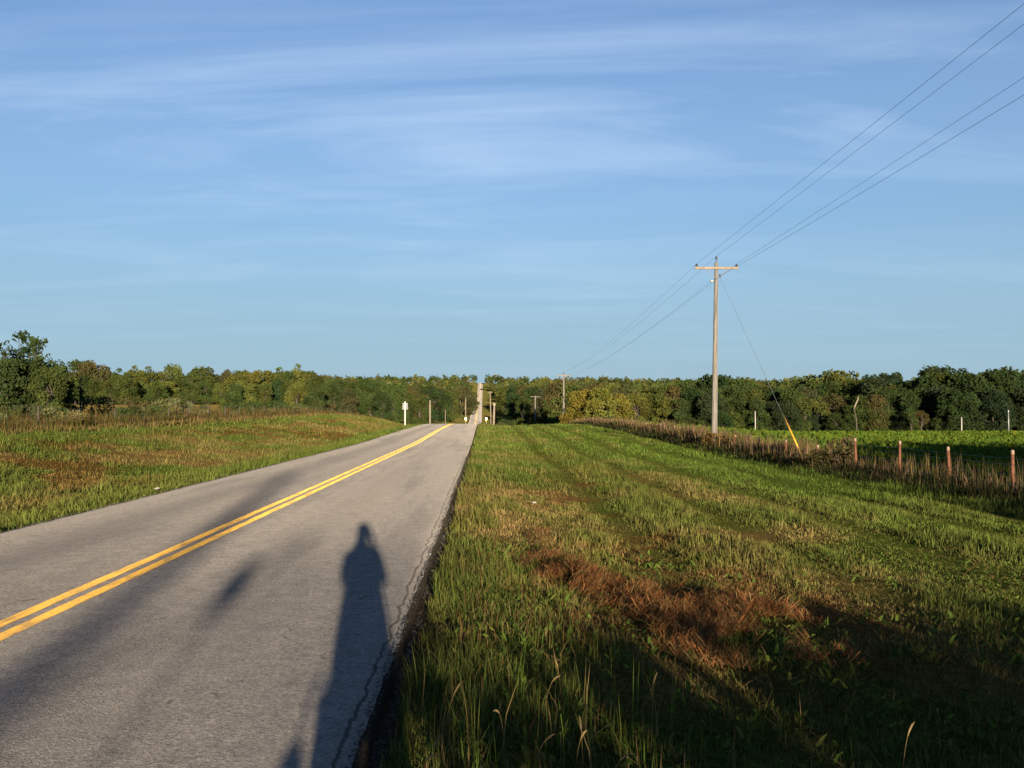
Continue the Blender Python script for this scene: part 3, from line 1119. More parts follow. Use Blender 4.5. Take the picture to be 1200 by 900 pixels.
def tree_row(px0, px1, step, ydist, prof, f, tones, where, group, protos, marks, jit=.10, wide=1.0, name='tree'):
    px = px0
    while px < px1:
        y = ydist(px) * random.uniform(.96, 1.04)
        x = at(px, y)
        H = top_height(x, y, 484 - interp(px, prof)) * f * random.uniform(1 - jit * 1.6, 1 + jit * .5)
        tone = random.choices(*zip(*tones(px)))[0]
        o = add_tree(random.choice(protos), x, y, max(3.0, H), tone, where, group, name=name, wide=wide * random.uniform(.85, 1.2))
        later(o, px, where, tone + ' tree, ' + where, marks)
        px += step * random.uniform(.75, 1.25)


# wood beyond the bean field, right
PROF_R = [(600, 452), (670, 447), (725, 449), (760, 450), (790, 449), (803, 445), (830, 441), (868, 443), (888, 451), (935, 455), (950, 444), (965, 438), (990, 435), (1012, 440), (1060, 438), (1085, 436), (1110, 433), (1150, 434), (1200, 432), (1290, 430)]


def tones_r(px):
    if px < 790:
        return [('yellow green', 5), ('mid green', 3), ('brownish green', 1)]
    if px < 940:
        return [('dark green', 5), ('mid green', 2), ('deep bluish green', 2)]
    if px < 1030:
        return [('yellow green', 2), ('mid green', 3), ('brownish green', 2), ('dark green', 2)]
    return [('dark green', 6), ('deep bluish green', 3), ('mid green', 2)]


WR = 'in the wood behind the bean field at right'
GR = 'trees of the wood behind the bean field'
tree_row(800, 1260, 17, lambda p: 206, PROF_R, .72, tones_r, 'front row of right wood', GR, BROAD + TALL, MARKS_R)
tree_row(735, 1270, 15, lambda p: 222, PROF_R, .92, tones_r, 'middle row of right wood', GR, BROAD + TALL, MARKS_R)
tree_row(660, 1290, 14, lambda p: 240, PROF_R, 1.0, tones_r, 'back row of right wood', GR, BROAD + TALL, MARKS_R)
# understory of the wood
for k in range(34):
    px = 780 + 480 * k / 33 + random.uniform(-5, 5)
    y = random.uniform(202, 207)
    o = add_tree(random.choice(BROAD), at(px, y), y, random.uniform(2.6, 5.0), random.choice(['dark green', 'deep bluish green', 'mid green']), 'sapling', 'saplings along the wood edge', name='sapling', wide=1.3)
    later(o, px, 'sapling', 'low sapling at the right wood edge', MARKS_R)
# bright trees by the end of the field
for px, y, H, w in ((684, 196, 7.4, 1.15), (704, 192, 7.9, 1.0), (724, 198, 7.2, 1.0)):
    add_tree(BROAD[n_tree % 4], at(px, y), y, H, (.092, .088, .018), {684: 'sunlit yellow green tree, leftmost of three at the field corner', 704: 'sunlit yellow green tree, middle of three at the field corner', 724: 'sunlit yellow green tree, rightmost of three at the field corner'}[px], 'sunlit trees at the field corner', wide=w)
for px, y, H, t_ in ((745, 205, 7.5, 'yellow green'), (768, 208, 7.8, 'mid green'), (783, 203, 6.8, 'yellow green')):
    add_tree(BROAD[n_tree % 4], at(px, y), y, H, t_, t_ + ' rounded tree at the left end of the dark wood' if px != 745 else 'yellow green rounded tree right of the sunlit field corner trees', 'rounded trees at the left end of the wood')
for px, col_, lab in ((1073, 'mid green', 'small green tree with pale trunk in front of the dark wood'), (1086, 'brownish green', 'small brownish tree with pale trunk in front of the dark wood')):
    add_tree(OPEN[0], at(px, 196), 196, 4.3, col_, lab, wide=.9)
add_tree(SHRUB[0], at(706, 180), 180, 2.9, 'deep bluish green', 'dark rounded shrub under the sunlit trees at the field corner', name='shrub', cat='shrub', parts=('stem', 'foliage'), unit=1.9, wide=1.5)
# a dead pale limb rising from the wood
dl = thing('dead_tree', (at(1008, 200), 200, gz(at(1008, 200), 200)), 'bare dead tree with pale broken limb in front of the yellowish wood', 'dead tree')
MB().tube([(0, 0, -.3), (-.1, 0, 2.6), (-.5, .1, 4.8)], [.17, .14, .11], 7).build('trunk', M_BARK, dl, True)
MB().tube([(-.5, .1, 4.75), (-.25, .05, 5.5), (.25, 0, 6.6), (.35, 0, 7.2)], [.12, .15, .13, .05], 7).build('broken_limb', M_POSTWOOD, dl, True)

# trees in the valley, right of the far road
PROF_C = [(560, 446), (580, 438), (640, 436), (700, 440), (790, 446)]
WV = 'in the valley right of the far road'
GV = 'valley trees right of the far road'
TV = lambda p: [('dark green', 4), ('mid green', 4), ('brownish green', 2), ('deep bluish green', 1)]
for rn, yy, f, p0, p1, st in (('nearest', 300, .80, 650, 700, 15), ('second', 345, .86, 636, 720, 14), ('third', 400, .9, 614, 740, 13), ('fourth', 470, .97, 602, 760, 11), ('farthest', 560, 1.0, 592, 790, 9)):
    tree_row(p0, p1, st, lambda p: yy, [(q, v + 15) for q, v in PROF_C], f, TV, rn + ' valley row right of road', GV, BROAD + TALL, MARKS_V)
# low brush on the valley slope
for k in range(16):
    px = 588 + 72 * random.random()
    y = random.uniform(230, 300)
    o = add_tree(SHRUB[k % 3], at(px, y), y, random.uniform(2.5, 4.5), random.choice(['brownish green', 'mid green', 'dark green']), 'low bush', 'bushes on the slope right of the far road', name='shrub', cat='shrub', parts=('stem', 'foliage'), unit=1.9)
    later(o, px, 'rbush', 'low bush on the slope', MARKS_V)
# left of the far road
WL2 = 'in the valley left of the far road'
GL2 = 'valley trees left of the far road'
TL2 = lambda p: [('dark green', 3), ('mid green', 5), ('brownish green', 3), ('yellow green', 1)]
PROF_L2 = [(360, 447), (430, 448), (500, 446), (560, 448)]
for rn, yy, f, p0, p1, st in (('nearest', 300, .72, 455, 488, 13), ('second', 340, .85, 440, 503, 13), ('third', 400, .9, 425, 518, 12), ('fourth', 480, .95, 425, 532, 10), ('farthest', 580, 1.0, 430, 553, 8)):
    tree_row(p0, p1, st, lambda p: yy, [(q, v + 6) for q, v in PROF_L2], f, TL2, rn + ' valley row left of road', GL2, BROAD + TALL, MARKS_L)
for k in range(14):
    px = 486 + 36 * random.random()
    y = random.uniform(300, 420)
    if px > 542:
        y = 300
    o = add_tree(SHRUB[k % 3], min(at(px, y), RL - 4), y, random.uniform(2.0, 3.6), random.choice(['brownish green', 'mid green', 'brownish green']), 'low brownish bush beside the far road on the left', 'bushes left of the far road', name='shrub', cat='shrub', parts=('stem', 'foliage'), unit=1.9)
    later(o, px, 'lbush', 'low brownish bush beside the far road', MARKS_L)

# left tree lines
PROF_L = [(-40, 424), (60, 427), (100, 426), (140, 424), (170, 429), (210, 430), (250, 433), (285, 434)]
TLf = lambda p: [('mid green', 5), ('yellow green', 4), ('brownish green', 2), ('dark green', 1)]
WL = 'in the tree line across the left pasture'
GL = 'trees of the line across the left pasture'
tree_row(-30, 300, 15, lambda p: 240, [(q, v + 12) for q, v in PROF_L], .92, TLf, 'front row across left pasture', GL, BROAD, MARKS_L)
tree_row(-30, 300, 15, lambda p: 262, PROF_L, 1.0, TLf, 'back row across left pasture', GL, BROAD + TALL, MARKS_L)
PROF_M = [(270, 436), (290, 432), (320, 431), (345, 427), (362, 425), (372, 440), (385, 446)]
tree_row(276, 374, 13, lambda p: 188, [(q, v + 12) for q, v in PROF_M], .9, lambda p: [('yellow green', 4), ('mid green', 4), ('dark green', 1)], 'front row of left clump', 'trees in the clump left of the sign', BROAD + TALL, MARKS_L)
tree_row(280, 370, 13, lambda p: 200, PROF_M, 1.0, lambda p: [('yellow green', 4), ('mid green', 3)], 'back row of left clump', 'trees in the clump left of the sign', BROAD + TALL, MARKS_L)
PROF_N = [(365, 442), (400, 441), (440, 447), (470, 449)]
for rn, yy, f in (('front', 240, .8), ('middle', 290, .95), ('back', 330, 1.0)):
    tree_row(368, 468, 13, lambda p: yy, PROF_N, f, TL2, rn + ' row between clump and sign', 'trees between the sign and the left clump', BROAD, MARKS_L)
for k in range(22):
    px = -20 + 470 * k / 21
    y = (236 if px < 275 else 184 if px < 372 else 232) - 3
    o = add_tree(SHRUB[k % 3], at(px, y), y, random.uniform(2.2, 4.0), random.choice(['mid green', 'dark green', 'brownish green']), 'bush at foot of left tree line', 'bushes at the foot of the left tree line', name='shrub', cat='shrub', parts=('stem', 'foliage'), unit=1.9, wide=1.2)
    later(o, px, 'fbush', 'bush at foot of left tree line', MARKS_L)

# the nearer trees by the left fence: ragged thin tops
for px, y, H, pr, w, tone, lab in (
        (-9, 74, 5.9, WISP[2], .9, 'dark green', 'ragged dark tree cut off by the left edge of the view'),
        (4, 72, 5.7, WISP[0], .9, 'dark green', 'ragged dark tree with thin top at the left edge, first in view'),
        (17, 75, 6.0, WISP[1], .8, 'dark green', 'ragged dark tree with thin top, second from the left edge'),
        (35, 76, 6.7, WISP[2], .9, 'dark green', 'tallest ragged tree at far left behind the left fence'),
        (50, 74, 6.2, WISP[0], .85, 'mid green', 'ragged greener tree with thin top, right of the tallest one'),
        (64, 75, 5.0, WISP[1], .8, 'mid green', 'shortest ragged thin topped tree, right of the other ragged trees')):
    add_tree(pr, at(px, y), y, H, tone, lab, wide=w)
for px, y, H, w, tone, lab in (
        (8, 70, 4.3, 1.05, 'dark green', 'bushy dark tree under the ragged trees at the left edge'),
        (40, 72, 4.5, 1.0, 'dark green', 'bushy dark tree under the tallest ragged tree'),
        (72, 74, 4.4, .8, 'mid green', 'bushy green tree right of the ragged left trees'),
        (62, 68, 3.6, .8, 'mid green', 'small bushy green tree before the ragged left trees')):
    add_tree(BROAD[n_tree % 4], at(px, y), y, H, tone, lab, wide=w)
add_tree(CONE[0], at(100, 86), 86, 3.6, 'deep bluish green', 'dark cedar shaped tree behind the left fence', name='cedar_tree', wide=.95)
add_tree(CONE[1], at(88, 80), 80, 2.5, 'mid green', 'small green cedar shaped tree left of the dark cedar', name='cedar_tree', wide=1.0)
SH = [(120, 82, 2.6, 'brownish green', 'brownish shrub right of the dark cedar'), (160, 90, 2.5, 'brownish green', 'brownish open shrub in the middle of the left fence row'),
      (180, 96, 2.0, 'dark green', 'small dark shrub left of the pale leaved shrub'), (198, 98, 2.6, 'pale green', 'pale leaved shrub with whitish leaves by the left fence'),
      (216, 102, 2.3, 'pale green', 'smaller pale leaved shrub right of the whitish one'), (237, 100, 1.7, 'brownish green', 'low brownish shrub right of the pale leaved shrubs'),
      (66, 62, 1.6, 'mid green', 'low green shrub in the tall weeds under the ragged trees'), (14, 58, 1.5, 'mid green', 'low green shrub in the weeds by the left edge of the view'),
      (140, 70, 1.2, 'deep bluish green', 'low dark shrub in the weeds right of the cedar'), (40, 60, 1.8, 'brownish green', 'brownish shrub in the tall weeds under the tallest ragged tree')]
for k, (px, y, H, tone, lab) in enumerate(SH):
    add_tree(SHRUB[k % 3], at(px, y), y, H, tone, lab, name='shrub', cat='shrub', parts=('stem', 'foliage'), unit=1.9, wide=.9)

for k in range(16):
    y = 46 + 7.5 * k + random.uniform(-3, 3)
    x = -21.5 + random.uniform(-1.6, .6)
    o = add_tree(SHRUB[k % 3], x, y, random.uniform(.9, 1.7), random.choice(['mid green', 'dark green', 'brownish green', 'pale green']), 'low shrub', 'low shrubs in the weeds of the left fence', name='shrub', cat='shrub', parts=('stem', 'foliage'), unit=1.9, wide=1.2)
    later(o, 566 + x / y * 1200, 'wshrub', 'low shrub in the left fence weeds', MARKS_L)

# weed clump round the big pole and beside the guy wire
add_tree(SHRUB[0], 12.9, 55.6, 1.15, (.085, .058, .018), 'brown weedy bush at the foot of the tall utility pole', name='shrub', cat='shrub', parts=('stem', 'foliage'), unit=1.9, wide=1.25)
add_tree(SHRUB[1], 13.7, 55.2, 1.0, (.095, .075, .022), 'tan weedy bush right of the utility pole foot', name='shrub', cat='shrub', parts=('stem', 'foliage'), unit=1.9, wide=1.3)

write_labels()

add_tree(SHRUB[2], 12.35, 36.8, 1.0, (.030, .030, .012), 'dark low bush in the fence weeds right of the yellow guy guard', name='shrub', cat='shrub', parts=('stem', 'foliage'), unit=1.9, wide=1.3)
add_tree(SHRUB[0], 12.75, 36.2, 1.65, (.070, .050, .024), 'brown dry bush in the fence weeds right of the yellow guy guard', name='shrub', cat='shrub', parts=('stem', 'foliage'), unit=1.9, wide=.55)

# ------------------------------------------------------------------ far wooded hills
rg = np.random.default_rng(5)
fv, fc = [], []
NF = 5200
yy = 430 * (1720 / 430) ** rg.random(NF)
xx = rg.uniform(-.56, .60, NF) * yy
ok = (np.abs(xx - RC) > np.where((xx > RC) & (yy < 1000), 15.0, 8.2) + yy * .0005) & ~((yy < 620) & (np.abs(xx - RC) < 120)) & ~((yy < 560) & (xx > 0) & (xx < 420))
xx, yy = xx[ok], yy[ok]
nt = len(xx)
zz = ground_z(xx, yy)
Ht = rg.uniform(9, 14.5, nt)
Wt = rg.uniform(3.6, 6.2, nt)
pal = np.array([MIDG, DARK, BROWN, (.07, .072, .018), MIDG])
tc_ = pal[rg.integers(0, 5, nt)] * rg.uniform(.75, 1.25, (nt, 1))
PER = np.where(yy < 800, 52, 34)
idx = np.repeat(np.arange(nt), PER)
m_ = len(idx)
dv = rg.normal(size=(m_, 3))
dv[:, 2] = np.abs(dv[:, 2]) * .9 - .25
dv[:, 1] -= .35
dv /= np.linalg.norm(dv, axis=1)[:, None]
rad = rg.uniform(.6, 1.05, m_)
pos = np.stack([xx[idx] + dv[:, 0] * Wt[idx] * rad, yy[idx] + dv[:, 1] * Wt[idx] * rad, zz[idx] + Ht[idx] * (.48 + .52 * dv[:, 2] * rad)], -1)
nr = dv * .6 + rg.normal(size=(m_, 3)) * .5
nr /= np.linalg.norm(nr, axis=1)[:, None]
a = np.cross(nr, rg.normal(size=(m_, 3)))
a /= np.linalg.norm(a, axis=1)[:, None]
b = np.cross(nr, a)
s = (rg.uniform(.7, 1.5, m_) * np.where(yy[idx] < 800, 1.0, 1.45))[:, None]
V = np.stack([pos - a * s, pos - b * s * .7, pos + a * s, pos + b * s * .7], 1)
C = np.repeat((tc_[idx] * rg.uniform(.6, 1.4, (m_, 1)))[:, None, :], 4, 1)
M_FAR = foliage_mat('far_leaves', .15, .2)
fo = link('far_woods', np_mesh('far_woods', V.reshape(-1, 3), [np.arange(m_ * 4).reshape(-1, 4)], M_FAR, C.reshape(-1, 3)))
tag(fo, 'green and brownish woods covering the far hills', 'woods', kind='stuff')

# ------------------------------------------------------------------ utility poles and wires


def tube_obj(name, pts, r, mat, parent=None, n=8):
    return MB().tube(pts, r, n).build(name, mat, parent, True)


def utility_pole(x, y, ztop, label, lean=0.0, r0=.165, arm=2.45, parts=True, zb=None, group='utility poles along the right fence', rot=0.0, armdrop=.62):
    zb = gz(x, y) if zb is None else zb
    t = thing('utility_pole', (x, y, zb), label, 'utility pole', group, rot)
    h = ztop - zb
    n = 9
    tube_obj('pole', [(lean * k / n, 0, -.5 + (h + .5 - .28) * k / n) for k in range(n + 1)], [r0 * (1 - .42 * k / n) for k in range(n + 1)], M_WOOD, t, 14)
    za = h - armdrop
    lx = lean * za / h
    MB().box((lx, -.135, za), (arm, .10, .135)).build('crossarm', M_POSTWOOD, t, bevel=.012)
    if parts:
        tube_obj('top_pin', [(lean, -.02, h - .30), (lean, -.02, h - .06)], [.03, .022], M_DARK, t)
        for s in (-1, 1):
            MB().tube([(lx + s * .62, -.21, za - .06), (lx + s * .02, -.16, za - .62)], .016, 6).build('brace', M_STEEL, t)
            ins = MB()
            xx_ = lx + s * (arm / 2 - .10)
            ins.tube([(xx_, -.135, za + .06), (xx_, -.135, za + .10), (xx_, -.135, za + .105), (xx_, -.135, za + .17), (xx_, -.135, za + .175), (xx_, -.135, za + .23)], [.03, .03, .075, .085, .06, .045], 12)
            ins.build('insulator', M_DARK, t, True)
        it = MB()
        it.tube([(lean, -.02, h - .10), (lean, -.02, h - .06), (lean, -.02, h + .0), (lean, -.02, h + .06)], [.04, .07, .06, .035], 12)
        it.build('insulator', M_DARK, t, True)
        MB().box((lx - .27, -.08, za - .72), (.16, .12, .12)).box((lx - .17, -.06, za - .72), (.12, .03, .03)).build('neutral_bracket', M_DARK, t, bevel=.01)
        MB().tube([(lx + .19, -.10, za - .35), (lx + .19, -.10, za - .52)], [.05, .05], 10).build('guy_strain_insulator', M_DARK, t, True)
        gw = [(lean * k / 6 + .172 * (1 - .42 * k / 6), -.03, .05 + (za - .9) * k / 6) for k in range(7)]
        MB().tube(gw, .009, 5).build('ground_wire', M_WIRE, t)
    return t


PX, PY = 12.9, 57.0
Z1 = EYE + 184 / 1200 * PY
P_MAIN = utility_pole(PX, PY, Z1, 'tall weathered utility pole with crossarm, nearest of the row on the right', lean=.20)
P2 = (15.75, 200.0)
Z2 = EYE + 47.5 / 1200 * 200
utility_pole(P2[0], P2[1], Z2, 'utility pole with crossarm behind the verge, second of the row from the viewer', lean=.05, r0=.25)
P3 = (15.2, 300.0)
Z3 = EYE + 21.5 / 1200 * 300
utility_pole(P3[0], P3[1], Z3, 'short looking utility pole with crossarm, low in the valley right of the road', r0=.27, arm=2.9, lean=.12)
P0 = (10.05, -86.0)
Z0 = Z1 + 1.0
utility_pole(P0[0], P0[1], Z0, 'utility pole standing behind the photographer on the right', zb=gz(*P0))


def span(a, b, sag, label, r=.011, n=40, group='power lines'):
    a, b = Vector(a), Vector(b)
    pts = []
    for k in range(n + 1):
        t_ = k / n
        p = a.lerp(b, t_)
        p.z -= 4 * sag * t_ * (1 - t_)
        pts.append(p)
    o = MB().tube(pts, r, 5).build('power_line', M_WIRE, None, True)
    return tag(o, label, 'power line', group)


def wire_pts(px, py, ztop, lean, arm, drop=.62):
    za = ztop - drop
    return {'left': (px + lean * .94 - (arm / 2 - .10), py - .135, za + .23), 'top': (px + lean, py - .02, ztop + .06), 'right': (px + lean * .94 + (arm / 2 - .10), py - .135, za + .23), 'neutral': (px + lean * .9 - .27, py - .08, za - .72)}


W0 = wire_pts(P0[0], P0[1], Z0, 0, 2.45)
W1 = wire_pts(PX, PY, Z1, .20, 2.45)
W2 = wire_pts(P2[0], P2[1], Z2, .05, 2.45)
W3 = wire_pts(P3[0], P3[1], Z3, .12, 2.9)
ADJ = {'left': .5, 'top': .55, 'right': .7, 'neutral': 2.1}
for key, lab in (('left', 'uppermost overhead wire running from the left end of the crossarm to the top right corner'), ('top', 'second highest overhead wire running from the pole top to the top right corner'), ('right', 'wire from the right end of the near crossarm to the right edge of the view'), ('neutral', 'lowest overhead wire running from below the crossarm to the right edge of the view')):
    span(W0[key], W1[key], ADJ[key] * .35, lab, .0055)
for key, lab in (('left', 'faint wire from the left end of the near crossarm to the second pole'), ('top', 'faint wire from the near pole top to the second pole top'), ('right', 'faint wire from the right end of the near crossarm to the second pole'), ('neutral', 'faint lowest wire from the near pole to the second pole')):
    span(W1[key], W2[key], 1.0, lab, .0055)
for key, lab in (('left', 'distant wire at the left ends of the second and third crossarms'), ('top', 'distant wire joining the tops of the second and third poles'), ('right', 'distant wire at the right ends of the second and third crossarms')):
    span(W2[key], W3[key], .6, lab, .008)

# guy wire with its yellow guard
gx, gy = 13.45, 42.6
A = Vector((gx, gy, gz(gx, gy) + .02))
B = Vector((PX + .20 * .9 + .19, PY - .1, Z1 - .62 - .5))
gt = thing('guy_wire', A, 'guy wire with yellow guard slanting from the utility pole down to the weeds', 'guy wire')
MB().tube([Vector((0, 0, 0)), (B - A)], .008, 6).build('strand', M_WIRE, gt)
u = (B - A).normalized()
MB().tube([u * .12, u * 3.5], .038, 10).build('guard', M_YELLOW, gt, True)
MB().tube([-u * .3, u * .14], .016, 6).build('anchor_rod', M_STEEL, gt)

# other poles and posts in the distance


def lone_post(x, y, ztop, r, label, mat=M_POSTWOOD, cap=None, name='wooden_post', cat='post', lean=0.0, group=None):
    zb = gz(x, y)
    t = thing(name, (x, y, zb), label, cat, group)
    h = ztop - zb
    tube_obj('shaft', [(0, 0, -.4), (lean * .5, 0, h * .5), (lean, 0, h)], [r, r * .94, r * .85], mat, t, 10)
    if cap:
        MB().tube([(lean, 0, h + .002), (lean, 0, h + .05), (lean, 0, h + .30), (lean, 0, h + .36)], [r * .9, r * 1.05, r * 1.0, r * .5], 10).build('cap', cap, t, True)
    return t


lone_post(at(578.3, 160), 160, EYE + 11 / 1200 * 160 - .3, .17, 'stout pale wooden post with white cap just right of the road crest', cap=M_PALECAP, lean=.12)
lone_post(at(504, 200), 200, EYE + 15 / 1200 * 200, .17, 'pale weathered pole standing left of the road beyond the metal sign', name='wooden_pole', cat='pole')
lone_post(at(522, 230), 230, EYE + 4 / 1200 * 230, .07, 'thin pale post left of the road nearest the crest', name='thin_post')
lone_post(at(545.7, 520), 520, EYE + 18 / 1200 * 520, .26, 'pale far pole among the trees left of the far road', name='wooden_pole', cat='pole')
lone_post(at(539.3, 560), 560, EYE + 17.5 / 1200 * 560, .22, 'pale far pole, left of the other one among the valley trees', name='wooden_pole', cat='pole')
fp = thing('far_utility_pole', (at(574.6, 440), 440, gz(at(574.6, 440), 440)), 'leaning pale utility pole standing right beside the far road', 'utility pole')
hh_ = EYE + 25.5 / 1200 * 440 - gz(at(574.6, 440), 440)
tube_obj('pole', [(.25, 0, -.4), (.1, 0, hh_ * .5), (-.15, 0, hh_)], [.24, .22, .18], M_POSTWOOD, fp)
MB().box((-.12, -.2, hh_ - .5), (2.2, .14, .18)).build('crossarm', M_POSTWOOD, fp, bevel=.02)
lone_post(at(887, 188), 188, EYE + 2 / 1200 * 188, .10, 'pale post in the bean field before the dark trees', mat=M_PALECAP)
lone_post(at(1133.5, 186), 186, EYE - 5 / 1200 * 186, .11, 'pale post at the far edge of the bean field', mat=M_PALECAP)
lone_post(at(1190, 186), 186, EYE + 1 / 1200 * 186, .12, 'grey post at the far edge of the bean field near the right edge', mat=M_STEEL, cap=M_PALECAP)

# back of a road sign left of the road
sx, sy_ = -8.95, 118.0
szb = gz(sx, sy_)
st_ = thing('road_sign', (sx, sy_, szb), 'back of a rectangular metal road sign on a steel post left of the road', 'road sign', rz=.06)
ztop = EYE + 13.5 / 1200 * 118 - szb
MB().box((0, 0, ztop / 2 - .2), (.075, .035, ztop + .4)).box((-.045, -.012, ztop / 2 - .2), (.03, .012, ztop + .4)).box((.045, -.012, ztop / 2 - .2), (.03, .012, ztop + .4)).build('post', M_STEEL, st_)
MB().box((0, .026, ztop - .56), (.60, .008, .78)).build('panel', M_SIGNBACK, st_, bevel=.002)
for zz_ in (ztop - .30, ztop - .82):
    MB().box((0, -.026, zz_), (.10, .02, .05)).build('bolt_plate', M_DARK, st_)

# two object markers at the culvert in the dip
for mx_, lab in ((at(545.8, 440), 'small white and yellow marker panel left of the road in the dip'), (at(569.8, 440), 'small white and yellow marker panel right of the road in the dip')):
    z0 = gz(mx_, 440)
    t = thing('marker_panel', (mx_, 440, z0), lab, 'road marker', 'culvert markers in the dip')
    ztp = EYE - 5.3 / 1200 * 440 - z0
    MB().box((0, 0, ztp / 2 - .2), (.09, .06, ztp + .4)).build('post', M_STEEL, t)
    MB().box((0, -.06, ztp - .55), (.85, .03, 1.1)).build('panel', M_WHITE, t, bevel=.01)
    MB().box((0, -.085, ztp - 1.35), (.60, .03, .45)).build('reflector', M_YELLOW, t, bevel=.01)

# ------------------------------------------------------------------ fences


def fence(label, xs, posts, mat, wires, hpost, r, cat='fence', wire_to=None, cap=None, pr=4):
    x0, y0 = xs(posts[0]), posts[0]
    t = thing('wire_fence', (x0, y0, gz(x0, y0)), label, cat)
    o = t.location.copy()
    for y in posts:
        x = xs(y)
        z = gz(x, y)
        ln = random.uniform(-.06, .06)
        h = hpost * random.uniform(.93, 1.07) * (1.0 if x < 0 or y < 37 else .68)
        p = MB().tube([(x - o.x, y - o.y, z - o.z - .4), (x - o.x + ln * .5, y - o.y, z - o.z + h * .5), (x - o.x + ln, y - o.y, z - o.z + h)], [r, r, r * .92], 8).build('post', mat, t, True)
        if cap:
            MB().tube([(x - o.x + ln, y - o.y, z - o.z + h + .001), (x - o.x + ln, y - o.y, z - o.z + h + .11)], [r * 1.08, r * .9], 8).build('post_top', cap, p, True)
    for hw in wires:
        pts = []
        for i, y in enumerate(posts):
            x = xs(y)
            pts.append((x - o.x - r, y - o.y, gz(x, y) - o.z + hw))
            if i < len(posts) - 1:
                ym = (y + posts[i + 1]) / 2
                pts.append((xs(ym) - o.x - r, ym - o.y, (gz(x, y) + gz(xs(posts[i + 1]), posts[i + 1])) / 2 - o.z + hw - .015))
        MB().tube(pts, .004, pr).build('wire', M_WIRE, t)
    return t


rp = [24.85, 28.2, 31.7, 35.4, 39.4, 43.6, 48.0, 52.6, 57.6, 63, 69, 75, 81, 88, 95, 103, 112, 121, 131, 142]
rp = [6.5, 10.2, 13.9, 17.6, 21.3] + rp
fence('wire fence on rust coloured posts along the right verge', lambda y: 13.0 + 0 * y, rp, M_RUSTPOST, (.35, .6, .85, 1.0), 1.08, .045, cap=simple_mat('sun bleached post top', (.16, .10, .07), (.27, .19, .14), (20, 20, 20), .85, 0, .2))
lp = [34 + 5.0 * k for k in range(27)]
fence('wire fence on weathered wooden posts along the left bank', lambda y: -21.0 + 0 * y, lp, M_BARK, (.4, .75, 1.1), 1.12, .05)

# small pale house in the trees at left
hx, hy = at(434, 470), 470
hz_ = EYE + 12 / 1200 * 470
ho = thing('house', (hx, hy, hz_), 'small pale house half hidden by the trees left of the sign', 'house')
M_HW = simple_mat('house_siding', (.5, .47, .42), (.62, .58, .52), (2, 2, 8), .8, 0, .1)
M_HR = simple_mat('house_roof', (.34, .32, .30), (.45, .42, .39), (4, 4, 4), .85, 0, .2)
w_ = MB()
w_.box((0, 0, -3), (9, 7, 11))
w_.build('wall', M_HW, ho)
rf = MB()
b0 = [(-5, -4, 2.5), (5, -4, 2.5), (5, 4, 2.5), (-5, 4, 2.5), (-5, 0, 5.2), (5, 0, 5.2)]
rf.v = [Vector(p) for p in b0]
rf.f = [(0, 1, 5, 4), (2, 3, 4, 5), (0, 4, 3), (1, 2, 5), (0, 3, 2, 1)]
rf.build('roof', M_HR, ho)
for wx_ in (-2.6, 0, 2.6):
    f_ = MB().box((wx_, -3.53, 0.6), (1.0, .10, 1.4)).build('window', M_WHITE, ho)
    MB().box((wx_, -3.59, 0.6), (.8, .03, 1.2)).build('pane', M_DARK, f_)

# scraps of litter
for x, y, s, lab in ((1.03, 20.6, .035, 'pale crumpled scrap of litter in the grass beside the road'), (-6.95, 14.75, .05, 'white crumpled paper scrap at the left edge of the road'), (-7.1, 22.6, .05, 'tiny pale scrap on the left edge of the road'), (1.72, 9.6, .02, 'tiny white scrap on the dry grass heap, left one'), (1.95, 9.75, .02, 'tiny white scrap on the dry grass heap, right one')):
    bm = bmesh.new()
    bmesh.ops.create_icosphere(bm, subdivisions=2, radius=s)
    for v in bm.verts:
        k = 1 + .9 * (mnoise.noise(v.co * (6 / s * .16) + Vector((x, y, 0))))
        v.co = Vector((v.co.x * k * 1.2, v.co.y * k, v.co.z * k * .55))
    me = bpy.data.meshes.new('paper_scrap')
    bm.to_mesh(me)
    bm.free()
    me.materials.append(M_PAPER)
    o = link('paper_scrap', me)
    o.location = (x, y, gz(x, y) + .10 + s * .3)
    tag(o, lab, 'litter')

# ------------------------------------------------------------------ what stands behind the camera and throws the long shadows

M_SKIN = simple_mat('skin', (.42, .25, .18), (.52, .33, .24), (14, 14, 14), .55, 0, .05)
M_JACKET = simple_mat('navy_jacket', (.035, .045, .085), (.055, .07, .12), (12, 12, 12), .85, 0, .4, dist=.01)
M_TROUSER = simple_mat('khaki_trousers', (.16, .135, .09), (.22, .19, .13), (12, 12, 12), .9, 0, .3)
M_HAIR = simple_mat('brown_hair', (.03, .02, .013), (.075, .05, .03), (60, 60, 12), .6, 0, .5)
M_SHOE = simple_mat('dark_shoe_leather', (.03, .026, .024), (.07, .06, .05), (20, 20, 20), .6, 0, .2)
M_TYRE = simple_mat('black_rubber', (.016, .016, .017), (.03, .03, .031), (30, 30, 30), .8, 0, .2)
M_FRAME = simple_mat('red_frame_paint', (.26, .02, .015), (.32, .035, .025), (4, 4, 4), .35, 0, .02)
M_BAG = simple_mat('grey_pannier_cloth', (.06, .06, .065), (.10, .10, .105), (25, 25, 25), .9, 0, .3)


